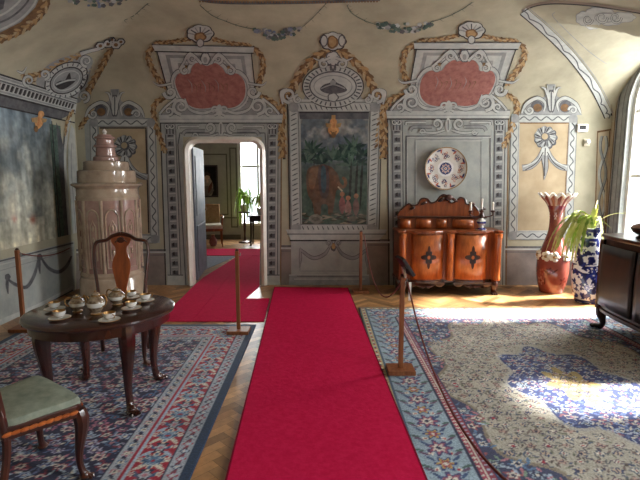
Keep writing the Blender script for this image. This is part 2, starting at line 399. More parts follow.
# floor: herringbone parquet, one coloured plank after the other
def build_floor():
    L, w = .42, .07; n = 6; vs = []; fs = []; cols = []
    c, s = math.cos(PI / 4), math.sin(PI / 4)
    def put(x0, y0, x1, y1):
        cx, cy = (x0 + x1) / 2, (y0 + y1) / 2; gx, gy = cx * c - cy * s + .33, cx * s + cy * c + 5
        if not (-4.2 < gx < 4.5 and -2.5 < gy < 12.2): return
        g = .0008; b = len(vs)
        for x, y in ((x0 + g, y0 + g), (x1 - g, y0 + g), (x1 - g, y1 - g), (x0 + g, y1 - g)): vs.append((x * c - y * s + .33, x * s + y * c + 5, 0))
        fs.append((b, b + 1, b + 2, b + 3)); t = random.random(); k = .78 + .4 * random.random()
        base = np.array((146, 106, 68)) * (1 - t) + np.array((180, 138, 94)) * t; cols.append(np.clip(base * k, 0, 255))
    for k in range(-190, 190):
        for m in range(-16, 17):
            x = k * w + m * 2 * L; put(x, k * w, x + L, k * w + w)
            y = (k + 1) * w + m * 2 * L; put(k * w, y, k * w + w, y + L)
    b = len(vs); vs.extend([(-4.3, -2.6, -.002), (4.6, -2.6, -.002), (4.6, 12.4, -.002), (-4.3, 12.4, -.002)]); fs.append((b, b + 1, b + 2, b + 3)); cols.append(np.array((60, 36, 20)))
    me = bpy.data.meshes.new('floor'); me.from_pydata(vs, [], fs); C = np.repeat(np.array(cols) / 255, 4, axis=0)
    C = np.where(C <= .04045, C / 12.92, ((C + .055) / 1.055) ** 2.4)
    at = me.color_attributes.new('Col', 'FLOAT_COLOR', 'CORNER'); at.data.foreach_set('color', np.hstack([C, np.ones((len(C), 1))]).astype(np.float32).ravel())
    me.materials.append(MATS['parquet']); o = bpy.data.objects.new('floor', me); COL.objects.link(o); struct(o)
build_floor()

def holed(name, outer, holes, fn, material):
    bm = bmesh.new(); es = []
    for loop in [outer] + holes:
        v = [bm.verts.new(fn(*p)) for p in loop]; es += [bm.edges.new((v[i], v[(i + 1) % len(v)])) for i in range(len(v))]
    bmesh.ops.triangle_fill(bm, use_beauty=True, use_dissolve=False, edges=es)
    me = bpy.data.meshes.new(name); bm.to_mesh(me); bm.free(); me.materials.append(MATS[material])
    o = bpy.data.objects.new(name, me); COL.objects.link(o); return struct(o)
DX0, DX1, DZ = -1.87, -0.86, 2.07
def door_loop(e=0, r=.12):
    pts = [(DX0 - e, 0)]
    for k in range(7): t = PI - PI / 2 * k / 6; pts.append((DX0 + r + (r + e) * math.cos(t), DZ - r + (r + e) * math.sin(t)))
    for k in range(7): t = PI / 2 - PI / 2 * k / 6; pts.append((DX1 - r + (r + e) * math.cos(t), DZ - r + (r + e) * math.sin(t)))
    return pts + [(DX1 + e, 0)]
wall_back = holed('wall_back', [(XL, 0)] + door_loop() + [(XR, 0), (XR, ZS + .02), (XL, ZS + .02)], [], lambda x, z: (x, YB, z), 'plaster')
wall_left = MB().add([(XL, YF, 0), (XL, YB, 0), (XL, YB, ZS + .02), (XL, YF, ZS + .02)], [(0, 1, 2, 3)], 0, False).build('wall_left', 'plaster'); struct(wall_left)
def win_loop(yc, hw, z0=.62, zs=2.5, e=0):
    pts = [(yc - hw - e, z0 - e), (yc + hw + e, z0 - e)]
    for k in range(15): t = PI * k / 14; pts.append((yc + (hw + e) * math.cos(t), zs + (hw + e) * math.sin(t)))
    return pts
wall_right = holed('wall_right', [(YF, 0), (YB, 0), (YB, 3.7), (YF, 3.7)], [win_loop(*w) for w in WINS], lambda y, z: (XR, y, z), 'plaster_side')
wall_front = MB().add([(XL, YF, 0), (XR, YF, 0), (XR, YF, 3.7), (XL, YF, 3.7)], [(0, 1, 2, 3)], 0, False).build('wall_front', 'plaster_side'); struct(wall_front)
th = np.radians(np.arange(0, 91, 2.0))
xs = np.unique(np.round(np.r_[XL + 3 * (1 - np.cos(th)), XR - 3.7 * (1 - np.cos(th)), np.arange(3.0, XR, .05)], 4)); xs = xs[(xs >= XL) & (xs <= XR)]
ys = np.unique(np.round(np.r_[YB - 3 * (1 - np.cos(th)), np.arange(YF, 4, .08), np.arange(4.9, 6.78, .045)], 4)); ys = ys[(ys >= YF) & (ys <= YB)]
GX, GY = np.meshgrid(xs, ys); GZ = vault(GX, GY); nxv = len(xs)
ceiling = MB().add(np.stack([GX.ravel(), GY.ravel(), GZ.ravel()], 1), [(j * nxv + i, j * nxv + i + 1, (j + 1) * nxv + i + 1, (j + 1) * nxv + i) for j in range(len(ys) - 1) for i in range(nxv - 1)]).build('ceiling', 'plaster'); struct(ceiling)
# windows of the right wall
for yc, hw in WINS:
    A = win_loop(yc, hw, e=.0); Bo = [(min(y, YB - .04), z) for y, z in win_loop(yc, hw, e=.27)]; Bi = [(min(y, YB - .08), z) for y, z in win_loop(yc, hw, e=.2)]; n = len(A); m = MB()
    X = lambda p, o: (XR - o, p[0], p[1])
    m.add([X(p, .003) for p in A] + [X(p, .003) for p in Bo], [(i, (i + 1) % n, (i + 1) % n + n, i + n) for i in range(n)], 0, False)
    for e0, e1, mi in ((.02, .035, 1), (.1, .112, 1), (.2, .23, 1), (.25, .27, 2)):
        P = [(min(y, YB - .045), z) for y, z in win_loop(yc, hw, e=e0)]; Q = [(min(y, YB - .04), z) for y, z in win_loop(yc, hw, e=e1)]; m.add([X(p, .006) for p in P] + [X(p, .006) for p in Q], [(i, (i + 1) % n, (i + 1) % n + n, i + n) for i in range(n)], mi, False)
    m.build('painted_frame', ['stone_mid', 'stone_dark', 'ochre_dark'], wall_right)
for k, (yc, hw) in enumerate(WINS):
    w = bpy.data.objects.new('window_%d' % (k + 1), None); COL.objects.link(w); w.location = (XR, yc, .62); struct(w)
    def rel(p, x): return (x - XR, p[0] - yc, p[1] - .62)
    A = win_loop(yc, hw); B = win_loop(yc, hw, e=-.055); n = len(A); m = MB()
    m.add([rel(p, XR) for p in A] + [rel(p, XR + .2) for p in A], [(i, (i + 1) % n, (i + 1) % n + n, i + n) for i in range(n)], 0, False)
    m.build('reveal', 'stone_light', w)
    m = MB(); m.add([rel(p, XR + .06) for p in A] + [rel(p, XR + .06) for p in B] + [rel(p, XR + .12) for p in B], [(i, (i + 1) % n, (i + 1) % n + n, i + n) for i in range(n)] + [(i + n, (i + 1) % n + n, (i + 1) % n + 2 * n, i + 2 * n) for i in range(n)], 0, False)
    m.build('window_frame', 'white_paint', w)
    m = MB().box((.1, 0, 1.2), (.04, .05, 2.4)).box((.1, 0, .98), (.036, 2 * hw - .06, .035)).box((.1, 0, 1.83), (.036, 2 * hw - .06, .05)); m.build('muntin', 'white_paint', w)
    m = MB(); m.add([rel(p, XR + .1) for p in B], [tuple(range(n))], 0, False); m.build('pane', 'glass', w)
    m = MB().box((-.04, 0, -.02), (.12, 2 * hw + .16, .04)); m.build('window_sill', 'stone_light', w, bevel=.008)
# doorway
door_1 = bpy.data.objects.new('door_1', None); COL.objects.link(door_1); door_1.location = (0, 0, 0); struct(door_1, 'doorway with rounded cream architrave and grey blue leaf standing open')
A = door_loop(0); B = door_loop(.085); n = len(A); m = MB()
for (P, Q, y0, y1) in ((A, B, YB - .03, YB - .03), ):
    m.add([(p[0], YB - .02, p[1]) for p in A] + [(a[0] * .5 + b[0] * .5, YB - .045, a[1] * .5 + b[1] * .5) for a, b in zip(A, B)] + [(p[0], YB - .004, p[1]) for p in B], [(i, i + 1, i + 1 + n, i + n) for i in range(n - 1)] + [(i + n, i + 1 + n, i + 1 + 2 * n, i + 2 * n) for i in range(n - 1)])
m.build('architrave', 'architrave', door_1)
m = MB(); m.add([(p[0], YB - .02, p[1]) for p in A] + [(p[0], YB + .14, p[1]) for p in A], [(i, i + 1, i + 1 + n, i + n) for i in range(n - 1)], 0, False); m.build('jamb_lining', 'architrave', door_1)
m = MB().box((-1.93, 7.5, 1.03), (.045, 1.05, 2.0), rz=.1)
for z0, z1 in ((.15, .85), (1.0, 1.9)):
    m.box((-1.903, 7.5, (z0 + z1) / 2), (.012, .8, z1 - z0), rz=.1)
lf = m.build('door_leaf', 'leaf_blue', door_1, bevel=.006); MB().lathe([(.0, 0), (.02, .0), (.024, .02), (.0, .03)], 12).build('door_handle', 'gilt', lf).matrix_local = Matrix.Translation((-1.93, 7.9, 1.05)) @ Matrix.Rotation(PI / 2, 4, 'Y')

# ------------------------------------------------------------------ painted decoration of the walls
SL, SM, SD, INK, OC, OD = 'stone_light', 'stone_mid', 'stone_dark', 'ink', 'ochre', 'ochre_dark'
def quad(TL, TR, BL, BR):
    TL, TR, BL, BR = map(np.array, (TL, TR, BL, BR))
    return lambda u, v: tuple((TL * (1 - (u + 1) / 2) + TR * (u + 1) / 2) * (1 - v) + (BL * (1 - (u + 1) / 2) + BR * (u + 1) / 2) * v)
def overdoor(T, base, lab):
    """grey tapering overdoor panel with a red lobed shield, scrolls, shell and ochre garlands"""
    a = Art(); M = lambda P: [T(*p) for p in P]
    for s in (-1, 1):
        a.garland(M([(s * 1.02, -.04), (s * 1.2, .12), (s * 1.22, .4), (s * 1.06, .78)]), 4.8)
        a.garland(M([(s * 1.12, .98), (s * 1.42, 1.14), (s * 1.52, 1.5), (s * 1.5, 2.05)]), 4.4)
        a.garland(M([(s * .98, -.09), (s * .6, -.12), (s * .22, -.2)]), 3.6)
    a.poly(M([(-1, 0), (1, 0), (1, 1), (-1, 1)]), SL, 1.4)
    a.poly(M([(-.84, .14), (.84, .14), (.86, .96), (-.86, .96)]), SM, 2)
    a.poly(M([(-.76, .2), (.76, .2), (.8, .96), (-.8, .96)]), SL, 2.4)
    a.poly(M([(-.62, .3), (.62, .3), (.68, .9), (-.68, .9)]), SM, 2.6)
    for s in (-1, 1):
        a.poly(M([(s * .34, .34), (s * .58, .34), (s * .58, .6), (s * .36, .6)]), OD, 2.8); a.poly(M([(s * .4, .38), (s * .54, .38), (s * .54, .56), (s * .42, .56)]), OC, 3)
        a.rib(M([(s * 1, .05), (s * 1, 1)]), 1.0, INK, 2.8, smooth=False)
    a.poly(M([(-1.07, -.05), (1.07, -.05), (1.04, .06), (-1.04, .06)]), SL, 3); a.rib(M([(-1.05, .075), (1.05, .075)]), 1.1, INK, 3.2, smooth=False); a.rib(M([(-1.07, -.06), (1.07, -.06)]), .9, SD, 3.2, smooth=False)
    # shield
    half = [(0, .34), (.2, .28), (.34, .38), (.42, .5), (.66, .5), (.8, .68), (.76, .98), (.58, 1.16), (.34, 1.22), (0, 1.2)]
    sh = half + [(-x, y) for x, y in half[-2:0:-1]]
    a.rib(M(sh), 8.2, SD, 3.0, closed=True); a.rib(M(sh), 6.8, SL, 3.5, closed=True); a.rib(M([(x * 1.02, y + .02) for x, y in sh]), 1.2, SM, 3.8, closed=True)
    a.poly(M([(x * .975, .76 + (y - .76) * .99) for x, y in sh]), 'wash_red', 4, smooth=True)
    for k in range(9): a.rib(M([(-.5 + .1 * k, .6 + .07 * (k % 3)), (-.42 + .1 * k, .72 + .05 * (k % 2)), (-.46 + .1 * k, .9)]), .7, OD if k % 3 else SM, 4.2, taper=[0, 1, 0])
    for s in (-1, 1):
        x, y = T(s * .95, .88); a.scroll(x, y, 6.5, PI if s < 0 else 0, 1.2, s, 3.4, L=4.2)
        x, y = T(s * .5, .44); a.scroll(x, y, 4.5, -PI / 2, 1.2, s, 2.4, L=4.3)
        x, y = T(s * .28, .2); a.scroll(x, y, 4.6, PI / 2, 1.3, -s, 2.6, L=4.3)
        a.line(M([(s * .86, .7), (s * 1.16, .74), (s * 1.28, .66)]), 2.2, SL, SD, 4.2, taper=[1, .8, .2])
        a.line(M([(s * .1, .3), (s * .3, .1), (s * .5, .3), (s * .62, .42)]), 2.6, SL, SD, 4.1, taper=[1, 1, .5])
    x, y = T(0, .2); a.oval(x, y, 5.5, 7, SD, 4.2, 6); a.oval(x, y, 4.4, 5.8, SL, 4.4, 6); a.oval(x, y + 1, 2, 3, SM, 4.6)
    # base scrolls and entablature
    (bx0, bx1, by0, by1) = base; c = (bx0 + bx1) / 2; w = (bx1 - bx0) / 2
    a.poly([(c - w * .95, by0), (c - w * .72, by0 - 13), (c - w * .5, by0 - 20), (c - w * .3, by0 - 8), (c + w * .3, by0 - 8), (c + w * .5, by0 - 20), (c + w * .72, by0 - 13), (c + w * .95, by0)], SM, 3)
    for s in (-1, 1):
        a.scroll(c + s * w * .62, by0 - 9, 8.5, PI / 2, 1.5, -s, 3.4, L=4.5); a.scroll(c + s * w * .82, by0 - 4, 4.5, PI / 2, 1.2, s, 2.4, L=4.5)
        a.line([(c + s * w * .1, by0 - 5), (c + s * w * .28, by0 - 2), (c + s * w * .48, by0 - 6), (c + s * w * .56, by0 - 17)], 3.2, SL, SD, 4.4, taper=[.6, 1, .8, .3])
        a.line([(c + s * w * .97, by0 - 1), (c + s * w * .86, by0 - 9), (c + s * w * .7, by0 - 17)], 2.2, SL, SD, 4.4)
        a.scroll(c + s * 5, by0 - 5, 5, PI / 2, 1.2, s, 2.4, L=4.8)
    a.oval(c, by0 - 5, 3.5, 6, SL, 5, 4)
    x, y = T(0, -.34); a.oval(x, y + 2, 14.5, 9.5, INK, 2.2, 7, .1); a.oval(x, y + 1.6, 13.2, 8.6, SL, 2.5, 7, .1)
    for k in range(7):
        t = PI * (k + .5) / 7; a.rib([(x + 2 * math.cos(t), y + 4 - 2 * math.sin(t)), (x + 12 * math.cos(t), y + 3 - 8 * math.sin(t))], 1.3, SD if k % 2 else SM, 2.8)
    a.oval(x, y + 5, 6.5, 5, OD, 3, 5); a.oval(x, y + 5, 4.5, 3.6, OC, 3.2, 5); a.oval(x, y + 11, 4, 4.5, SD, 3.4); a.oval(x, y + 11, 3, 3.6, SL, 3.5)
    return a.build('painted_overdoor', ceiling, lab)
overdoor(quad((156, 47), (251, 49), (170, 98), (256, 97)), (158, 281, 115, 122), 'painted grey overdoor with red lobed shield above the doorway')
overdoor(quad((417, 45), (517, 45), (408, 95), (500, 95)), (389, 508, 111, 120), 'painted grey overdoor with red lobed shield above the wall plate')

def surround(x0, x1, yt, y1, inner, lab, bot, dash0):
    """painted door-like surround: entablature, frieze scrolls, two pilasters of husks"""
    a = Art(); pw = 9; c = (x0 + x1) / 2
    if inner is None:
        a.poly([(x0, yt), (x1, yt), (x1 - .5, y1), (x0 + .5, y1)], 'stone_wash', 0)
        for d, mm in ((18, SM), (27, SL)):
            a.rib([(x0 + d, y1), (x0 + d, yt + 17 + d * .4), (x1 - d, yt + 17 + d * .4), (x1 - d, y1)], 1.2, SD if d == 18 else SM, .8, smooth=False)
            a.rib([(x0 + d + 1.4, y1), (x0 + d + 1.4, yt + 18 + d * .4), (x1 - d + 1, yt + 18 + d * .4)], 1, SL, .9, smooth=False)
    else:
        ix0, ix1, iy = inner
        a.poly([(x0, yt), (x1, yt), (x1, iy), (x0, iy)], 'stone_wash', 0)
        a.poly([(x0, iy), (ix0, iy), (ix0 + 7.5, y1), (x0 + 6, y1)], 'stone_wash', 0); a.poly([(ix1, iy), (x1, iy), (x1 - 1, y1), (ix1 - 2.5, y1)], 'stone_wash', 0)
        a.rib([(ix0 + 3, y1), (ix0 - 5, iy + 8), (ix0 - 3, iy - 4), (ix1 + 3, iy - 4), (ix1 + 4, iy + 8), (ix1 + 2, y1)], 1.1, SD, .8, smooth=False)
    for s in (-1, 1):
        lean = bot[0] if s < 0 else bot[1]; xa = x0 + 4 if s < 0 else x1 - 4 - pw
        P = lambda u, y: (xa + u * pw + (y - yt) / (y1 - yt) * lean, y)
        a.poly([P(0, yt + 10), P(1, yt + 10), P(1, y1), P(0, y1)], SM, .6)
        a.rib([P(0, yt + 10), P(0, y1)], 1, SD, 1.2, smooth=False); a.rib([P(1, yt + 10), P(1, y1)], .9, SL, 1.2, smooth=False); a.rib([P(1.15, yt + 10), P(1.15, y1)], .8, SD, 1.1, smooth=False)
        for y in np.arange(yt + dash0, y1 - 8, 9.2):
            a.poly([P(.22, y), P(.86, y - .5), P(.86, y + 3.6), P(.22, y + 4)], SD, 1.3); a.poly([P(.3, y), P(.55, y - 1), P(.55, y + 3), P(.34, y + 2.6)], INK, 1.5); a.rib([P(.15, y + 5.6), P(.9, y + 5.2)], 1, SL, 1.4, smooth=False)
        a.poly([P(-.15, yt + 8), P(1.2, yt + 8), P(1.05, yt + 19), P(0, yt + 19)], SM, 1.8)
        for q in (.15, .5, .85): a.rib([P(q, yt + 9), P(q, yt + 18)], 1.2, SD if q == .5 else INK, 2)
        x, y = P(.5, yt + 10); a.scroll(x - 2.5, y, 3, 0, 1.1, 1, 1.4, L=2.2); a.scroll(x + 2.5, y, 3, PI, 1.1, -1, 1.4, L=2.2)
        # frieze
        a.line([(c + s * (c - x0 - 18), yt + 13), (c + s * (c - x0 - 18), yt + 10.5), (c + s * 22, yt + 10.5)], 2.2, SL, INK, 1.6, smooth=False)
        a.line([(c + s * (c - x0 - 22), yt + 19), (c + s * 34, yt + 15), (c + s * 16, yt + 15)], 2.6, SM, SD, 1.5)
        a.scroll(c + s * 11, yt + 12, 5.5, PI / 2, 1.3, s, 2.6, L=2); a.line([(c + s * 3, yt + 18), (c + s * 14, yt + 21), (c + s * 30, yt + 20)], 2.4, SL, SD, 2, taper=[.6, 1, .4]); a.scroll(c + s * 26, yt + 20, 3, 0, 1, s, 1.6, L=2.2)
        if inner: a.poly([P(-.3, y1 - 10), P(1.4, y1 - 10), P(1.5, y1), P(-.4, y1)], SL, 1.7); a.rib([P(-.3, y1 - 10), P(1.4, y1 - 10)], 1, SD, 1.9, smooth=False)
    a.oval(c, yt + 13, 3.2, 7, SL, 2.6, 4); a.rib([(c, yt + 8), (c, yt + 18)], 1, SD, 2.8)
    a.poly([(x0 - 2, yt - 1.5), (x1 + 2, yt - 1.5), (x1 + 1, yt + 6.5), (x0 - 1, yt + 6.5)], SL, 2.2); a.rib([(x0 - 1, yt + 7), (x1 + 1, yt + 7)], 1.4, INK, 2.4, smooth=False); a.rib([(x0 - 2, yt - 2), (x1 + 2, yt - 2)], 1, SD, 2.4, smooth=False); a.rib([(x0 - 1, yt + 3.2), (x1 + 1, yt + 3.2)], .7, SM, 2.4, smooth=False)
    a.rib([(x0 - .5, yt + 7), (x0 - .5 + bot[0] * .9, y1)], 1.2, INK, .5, smooth=False); a.rib([(x1 + .5, yt + 7), (x1 + .5 + bot[1] * .9, y1)], 1.2, OD, .5, smooth=False)
    return a.build('painted_surround', wall_back, lab)
surround(161, 281, 116, 285, (183, 262, 137), 'painted grey surround with husk pilasters framing the doorway', (6, -1), 17)
surround(388, 508, 112, 287, None, 'painted grey blue niche with husk pilasters behind the sideboard', (1.5, -3), 17)

def dado():
    a = Art()
    for x0, x1, yt, yb in ((76, 166, 250, 291), (281, 291, 246, 287), (367, 390, 240, 287), (505, 603, 247, 288)):
        a.poly([(x0, yt), (x1, yt), (x1, yb), (x0, yb)], 'dado', 0); a.rib([(x0, yt), (x1, yt)], 1.6, SD, .5, smooth=False); a.rib([(x0, yt + 2.2), (x1, yt + 2.2)], 1.6, SL, .6, smooth=False); a.rib([(x0, yt + 5), (x1, yt + 5)], .8, SD, .6, smooth=False)
    return a.build('painted_dado', wall_back, 'grey mauve painted dado band along the wall foot')
dado()

def rope_frame(a, x0, y0, x1, y1, w, fill=SL, L=1, lean=(0, 0), sides='LTRB', twist=True, beads=4.2):
    c = [(x0, y0), (x1, y0), (x1 + lean[1], y1), (x0 + lean[0], y1)]
    segs = {'T': (c[0], c[1]), 'R': (c[1], c[2]), 'B': (c[3], c[2]), 'L': (c[0], c[3])}
    for k in sides:
        p, q = map(np.array, segs[k]); a.rib([p, q], w + 1.4, INK if twist else SD, L, smooth=False); a.rib([p, q], w + .4, fill, L + .3, smooth=False)
        d = np.hypot(*(q - p)); t = (q - p) / d; nrm = np.array((-t[1], t[0]))
        if twist:
            for s in np.arange(w * .3, d - w * .3, beads):
                m = p + t * s; a.rib([m - nrm * w * .36 - t * 1.4, m + nrm * .2, m + nrm * w * .36 + t * 1.4], 1.3, SD, L + .6, taper=[.3, 1, .3])
        else:
            pts = [p + t * s + nrm * w * .24 * math.sin(s * .55) for s in np.arange(0, d, 2.4)]; a.rib(pts, 1.1, SD, L + .6)
        for e in (-.5, .5): a.rib([p + nrm * w * e, q + nrm * w * e], .8, SM, L + .7, smooth=False)
    for x, y in c: a.oval(x, y, w * .62, w * .62, SM, L + .9, n=12)

def rosette_swag(a, x, y, r, L=1.5, right=True, left=True):
    a.oval(x + .6, y + .8, r + 1, r + 1, SD, L, 11); a.oval(x, y, r, r, SM, L + .4, 11)
    for k in range(22):
        t = 2 * PI * k / 22; a.rib([(x + r * .42 * math.cos(t), y + r * .42 * math.sin(t)), (x + r * .95 * math.cos(t + .25), y + r * .95 * math.sin(t + .25))], r * .13, (SL, SD, 'ink')[k % 3], L + .8, taper=[.4, 1, .5])
    a.oval(x, y, r * .44, r * .44, SD, L + 1.2, 7); a.oval(x - .5, y - .5, r * .28, r * .28, 'beige_field', L + 1.5)
    for s, on in ((-1, left), (1, right)):
        if on:
            a.line([(x + s * 2, y + r), (x + s * 6, y + r + 10), (x + s * 14, y + r + 18), (x + s * 23, y + r + 20)], 5, SM, SD, L, taper=[.5, .9, 1, 1.1]); a.rib([(x + s * 3, y + r + 2), (x + s * 8, y + r + 12), (x + s * 22, y + r + 19)], 1.2, SL, L + .9)
            a.rib([(x + s * 2, y + r + 4), (x + s * 9, y + r + 15), (x + s * 20, y + r + 22)], .8, INK, L + .9)
    a.line([(x, y + r - 1), (x - .5, y + r + 10), (x + .5, y + r + 20), (x - 1, y + r + 32)], 5, SM, INK, L + .3, taper=[.7, 1.2, .9, .1]); a.rib([(x, y + r), (x - 1, y + r + 28)], 1, INK, L + .9)
    a.oval(x, y + r + 3, 4, 5, SL, L + .8, 5)

def crest(a, x0, x1, yb, h, L=1):
    c = (x0 + x1) / 2; w = (x1 - x0) / 2
    a.poly([(x0, yb), (x0 + w * .3, yb - h * .45), (c - w * .2, yb - h * .6), (c - w * .12, yb - h), (c + w * .12, yb - h), (c + w * .2, yb - h * .6), (x1 - w * .3, yb - h * .45), (x1, yb)], SM, L)
    for s in (-1, 1):
        a.oval(c + s * w * .46, yb - h * .28, w * .2, h * .2, SD, L + 1, n=14); a.oval(c + s * w * .44, yb - h * .24, w * .14, h * .13, OD, L + 1.2, n=14)
        a.line([(c + s * w * .95, yb - 2), (c + s * w * .8, yb - h * .36), (c + s * w * .45, yb - h * .56), (c + s * w * .2, yb - h * .4), (c + s * w * .24, yb - h * .12)], 3.4, SL, INK, L + 1.5, taper=[.4, 1, 1, .7, .4])
        a.scroll(c + s * w * .7, yb - 5, 4.5, PI, 1.2, s, 2.2, L=L + 1.6); a.line([(c + s * 2, yb - h * .5), (c + s * 6, yb - h * .85), (c + s * 10, yb - h * .9)], 2.4, SL, SD, L + 1.6, taper=[1, .8, .2]); a.line([(c + s * 2, yb - h * .5), (c + s * 4, yb - h)], 2, SL, SD, L + 1.7, taper=[1, .3])
    a.oval(c, yb - h * .45, 4.5, h * .4, SD, L + 1.8, 6); a.oval(c, yb - h * .45, 3.4, h * .34, SL, L + 2, 6); a.rib([(c, yb - h * .75), (c, yb - 4)], 1.2, SD, L + 2.2)

def panel_right():
    a = Art(); a.poly([(511, 114), (577, 114), (570, 240), (508, 240)], 'stone_wash', 0); a.poly([(518, 121), (571, 121), (566, 232), (516, 232)], 'beige_field', .6)
    rope_frame(a, 514.5, 118, 572.5, 118, 7, L=1) if False else None
    rope_frame(a, 515, 118.5, 573, 118.5 + 117, 7.4, L=1, lean=(-2.5, -5), twist=False)
    a.rib([(519, 123), (569, 123), (563.5, 231)], 1.6, OD, 1.5, smooth=False)
    a.rib([(519, 123), (517, 231), (563, 231)], 1, SL, 1.5, smooth=False)
    rosette_swag(a, 545, 137, 11); a.build('painted_panel', wall_back, 'painted beige panel with grey rosette and swag beside the red vase')
    a = Art(); crest(a, 520, 582, 115, 31); a.build('painted_crest', ceiling, 'painted grey scroll crest above the rosette panel')
panel_right()
def panel_left():
    a = Art(); a.poly([(84, 118), (156, 118), (160, 243), (90, 243)], 'stone_wash', 0); a.poly([(99, 127), (147, 127), (150, 234), (103, 234)], 'beige_field', .6)
    rope_frame(a, 94, 122.5, 151, 239, 7.4, L=1, lean=(3, 4), twist=False); a.rib([(100, 128), (146, 128), (149, 233)], 1.4, INK, 1.5, smooth=False)
    rosette_swag(a, 125, 146, 11, left=True); a.build('painted_panel', wall_back, 'painted panel with dark rosette behind the stove')
    a = Art(); crest(a, 84, 146, 119, 30); a.garland([(80, 128), (88, 115), (93, 106)], 4); a.build('painted_crest', ceiling, 'painted grey scroll crest above the stove panel')
panel_left()
def panel_mid():
    a = Art(); a.poly([(287, 99), (382, 99), (379, 231), (290, 231)], 'stone_wash', 0)
    rope_frame(a, 293.5, 107, 375, 229, 8.6, L=1, lean=(2.5, -3), beads=5)
    a.rib([(288, 100), (382, 100)], 1.6, SL, 2.4, smooth=False); a.rib([(287.5, 101), (290, 230)], 1, INK, 1, smooth=False); a.rib([(382, 101), (379, 230)], 1, INK, 1, smooth=False)
    a.poly([(299, 112), (369, 112), (368.5, 119), (300, 119)], SD, 1.6); a.rib([(299, 112.5), (369, 112.5)], 1.2, INK, 1.8, smooth=False)
    # pedestal
    a.poly([(291, 238), (367, 238), (367, 284), (291.5, 284)], 'stone_wash', .4)
    a.poly([(286, 229.5), (387, 229.5), (385, 233.5), (379, 240), (291, 240), (288, 234)], SL, 1.9); a.rib([(287, 234), (386, 234)], 1, SD, 2.1, smooth=False); a.rib([(290, 240.5), (380, 240.5)], 1.4, INK, 2.1, smooth=False)
    for e in (0,): a.rib([(297, 276), (361, 276)], 1, SD, 1, smooth=False); a.rib([(294, 279), (365, 279)], 1, SL, 1, smooth=False)
    a.poly([(289.5, 275), (369, 275), (370, 285), (289, 285)], SM, .9); a.rib([(289, 275), (369, 275)], 1, SL, 1.2, smooth=False)
    a.rib([(300, 247), (300, 271), (362, 271), (362, 247)], .9, SM, 1, smooth=False)
    for s in (-1, 1):
        c = 333.5; a.line([(c + s * 3, 245), (c + s * 9, 254), (c + s * 20, 258), (c + s * 30, 252), (c + s * 34, 248)], 2.6, SM, SD, 1.6, taper=[.5, 1, 1.1, .9, .4]); a.line([(c + s * 33.5, 249), (c + s * 33, 258), (c + s * 34, 268)], 2.2, SM, SD, 1.7, taper=[.5, 1, .2])
        a.scroll(c + s * 5, 243, 3.4, PI / 2, 1.2, s, 1.8, fill=SM, L=1.8)
    a.oval(333.5, 247, 3, 4.5, SD, 2, 5); a.oval(333.5, 246, 2, 3, OC, 2.2)
    a.build('painted_panel', wall_back, 'painted twisted rope frame and pedestal around the elephant mural')
    # mural picture
    cv = Canvas(66, 114, .42, (90, 100, 106)); n1 = vnoise(cv.ny, cv.nx, 46, 3, 5)[..., None]; n2 = vnoise(cv.ny, cv.nx, 22, 9, 4)[..., None]
    sky = np.array((116, 124, 126)) * (1 - n1) + np.array((74, 86, 104)) * n1; cl = np.clip((n2 - .48) * 4, 0, 1) * np.clip(1.25 - cv.Y / 52, 0, 1)[..., None]
    sky = sky * (1 - cl) + np.array((158, 156, 152)) * cl; gr = np.clip((cv.Y - 46) / 14, 0, 1)[..., None]
    cv.a = sky * (1 - gr) + (np.array((58, 76, 72)) * (1 - n2) + np.array((92, 106, 92)) * n2) * gr
    rr = random.Random(5)
    for bx, by in ((9, 38), (14, 44), (4, 48), (52, 34), (46, 40), (60, 42), (38, 44), (56, 50), (30, 46), (20, 50), (48, 52)):
        for k in range(10): an = -PI * k / 9 + rr.uniform(-.2, .2); l = rr.uniform(5, 10); cv.leaf(bx + math.cos(an) * l * .7, by + math.sin(an) * l * .5, l, 1.5, an, rr.choice([(44, 66, 60), (60, 84, 74), (38, 56, 56), (84, 106, 94)]))
    for x in (49, 55, 60, 12): cv.leaf(x, 72, 26, 1.3, PI / 2 + .04, (52, 54, 52))
    # elephant
    cv.poly(spl([(5, 62), (9, 54), (20, 52), (30, 54), (36, 62), (39, 70), (38, 76), (35, 78), (33, 90), (31, 101), (27, 101), (26, 92), (20, 92), (19, 101), (13, 101), (11, 90), (6, 80)], 6, True), (100, 76, 62))
    cv.poly(spl([(7, 62), (10, 56), (17, 54), (15, 66), (12, 76), (8, 74)], 6, True), (122, 90, 68)); cv.poly(spl([(18, 53), (26, 53), (28, 70), (26, 84), (20, 84), (17, 70)], 6, True), (86, 70, 70)); cv.poly(spl([(20, 55), (24, 55), (25, 72), (23, 80), (20, 76)], 6, True), (66, 86, 96))
    cv.poly(spl([(28, 57), (34, 58), (38, 66), (36, 74), (30, 72)], 6, True), (108, 80, 64)); cv.line(spl([(37, 70), (41, 74), (44, 72), (44, 67), (42, 65)], 6), 1.6, (128, 94, 72)); cv.line([(37, 74), (41, 78)], .7, (200, 180, 150))
    for x, y, c2 in ((41, 92, (140, 92, 90)), (47, 96, (156, 116, 110)), (55, 94, (112, 90, 86))):
        cv.leaf(x, y, 10, 3.2, PI / 2, c2); cv.flower(x, y - 11, 2.4, 3, ((160, 116, 92),), 0)
    for k in range(60): cv.leaf(rr.uniform(0, 66), rr.uniform(100, 113), rr.uniform(2, 6), .9, rr.uniform(-.4, .4), rr.choice([(70, 72, 60), (110, 104, 92), (140, 132, 116), (64, 60, 62)]))
    cv.flower(14, 106, 5, 4, ((132, 128, 118), (104, 100, 92)), .1, sx=1.7)
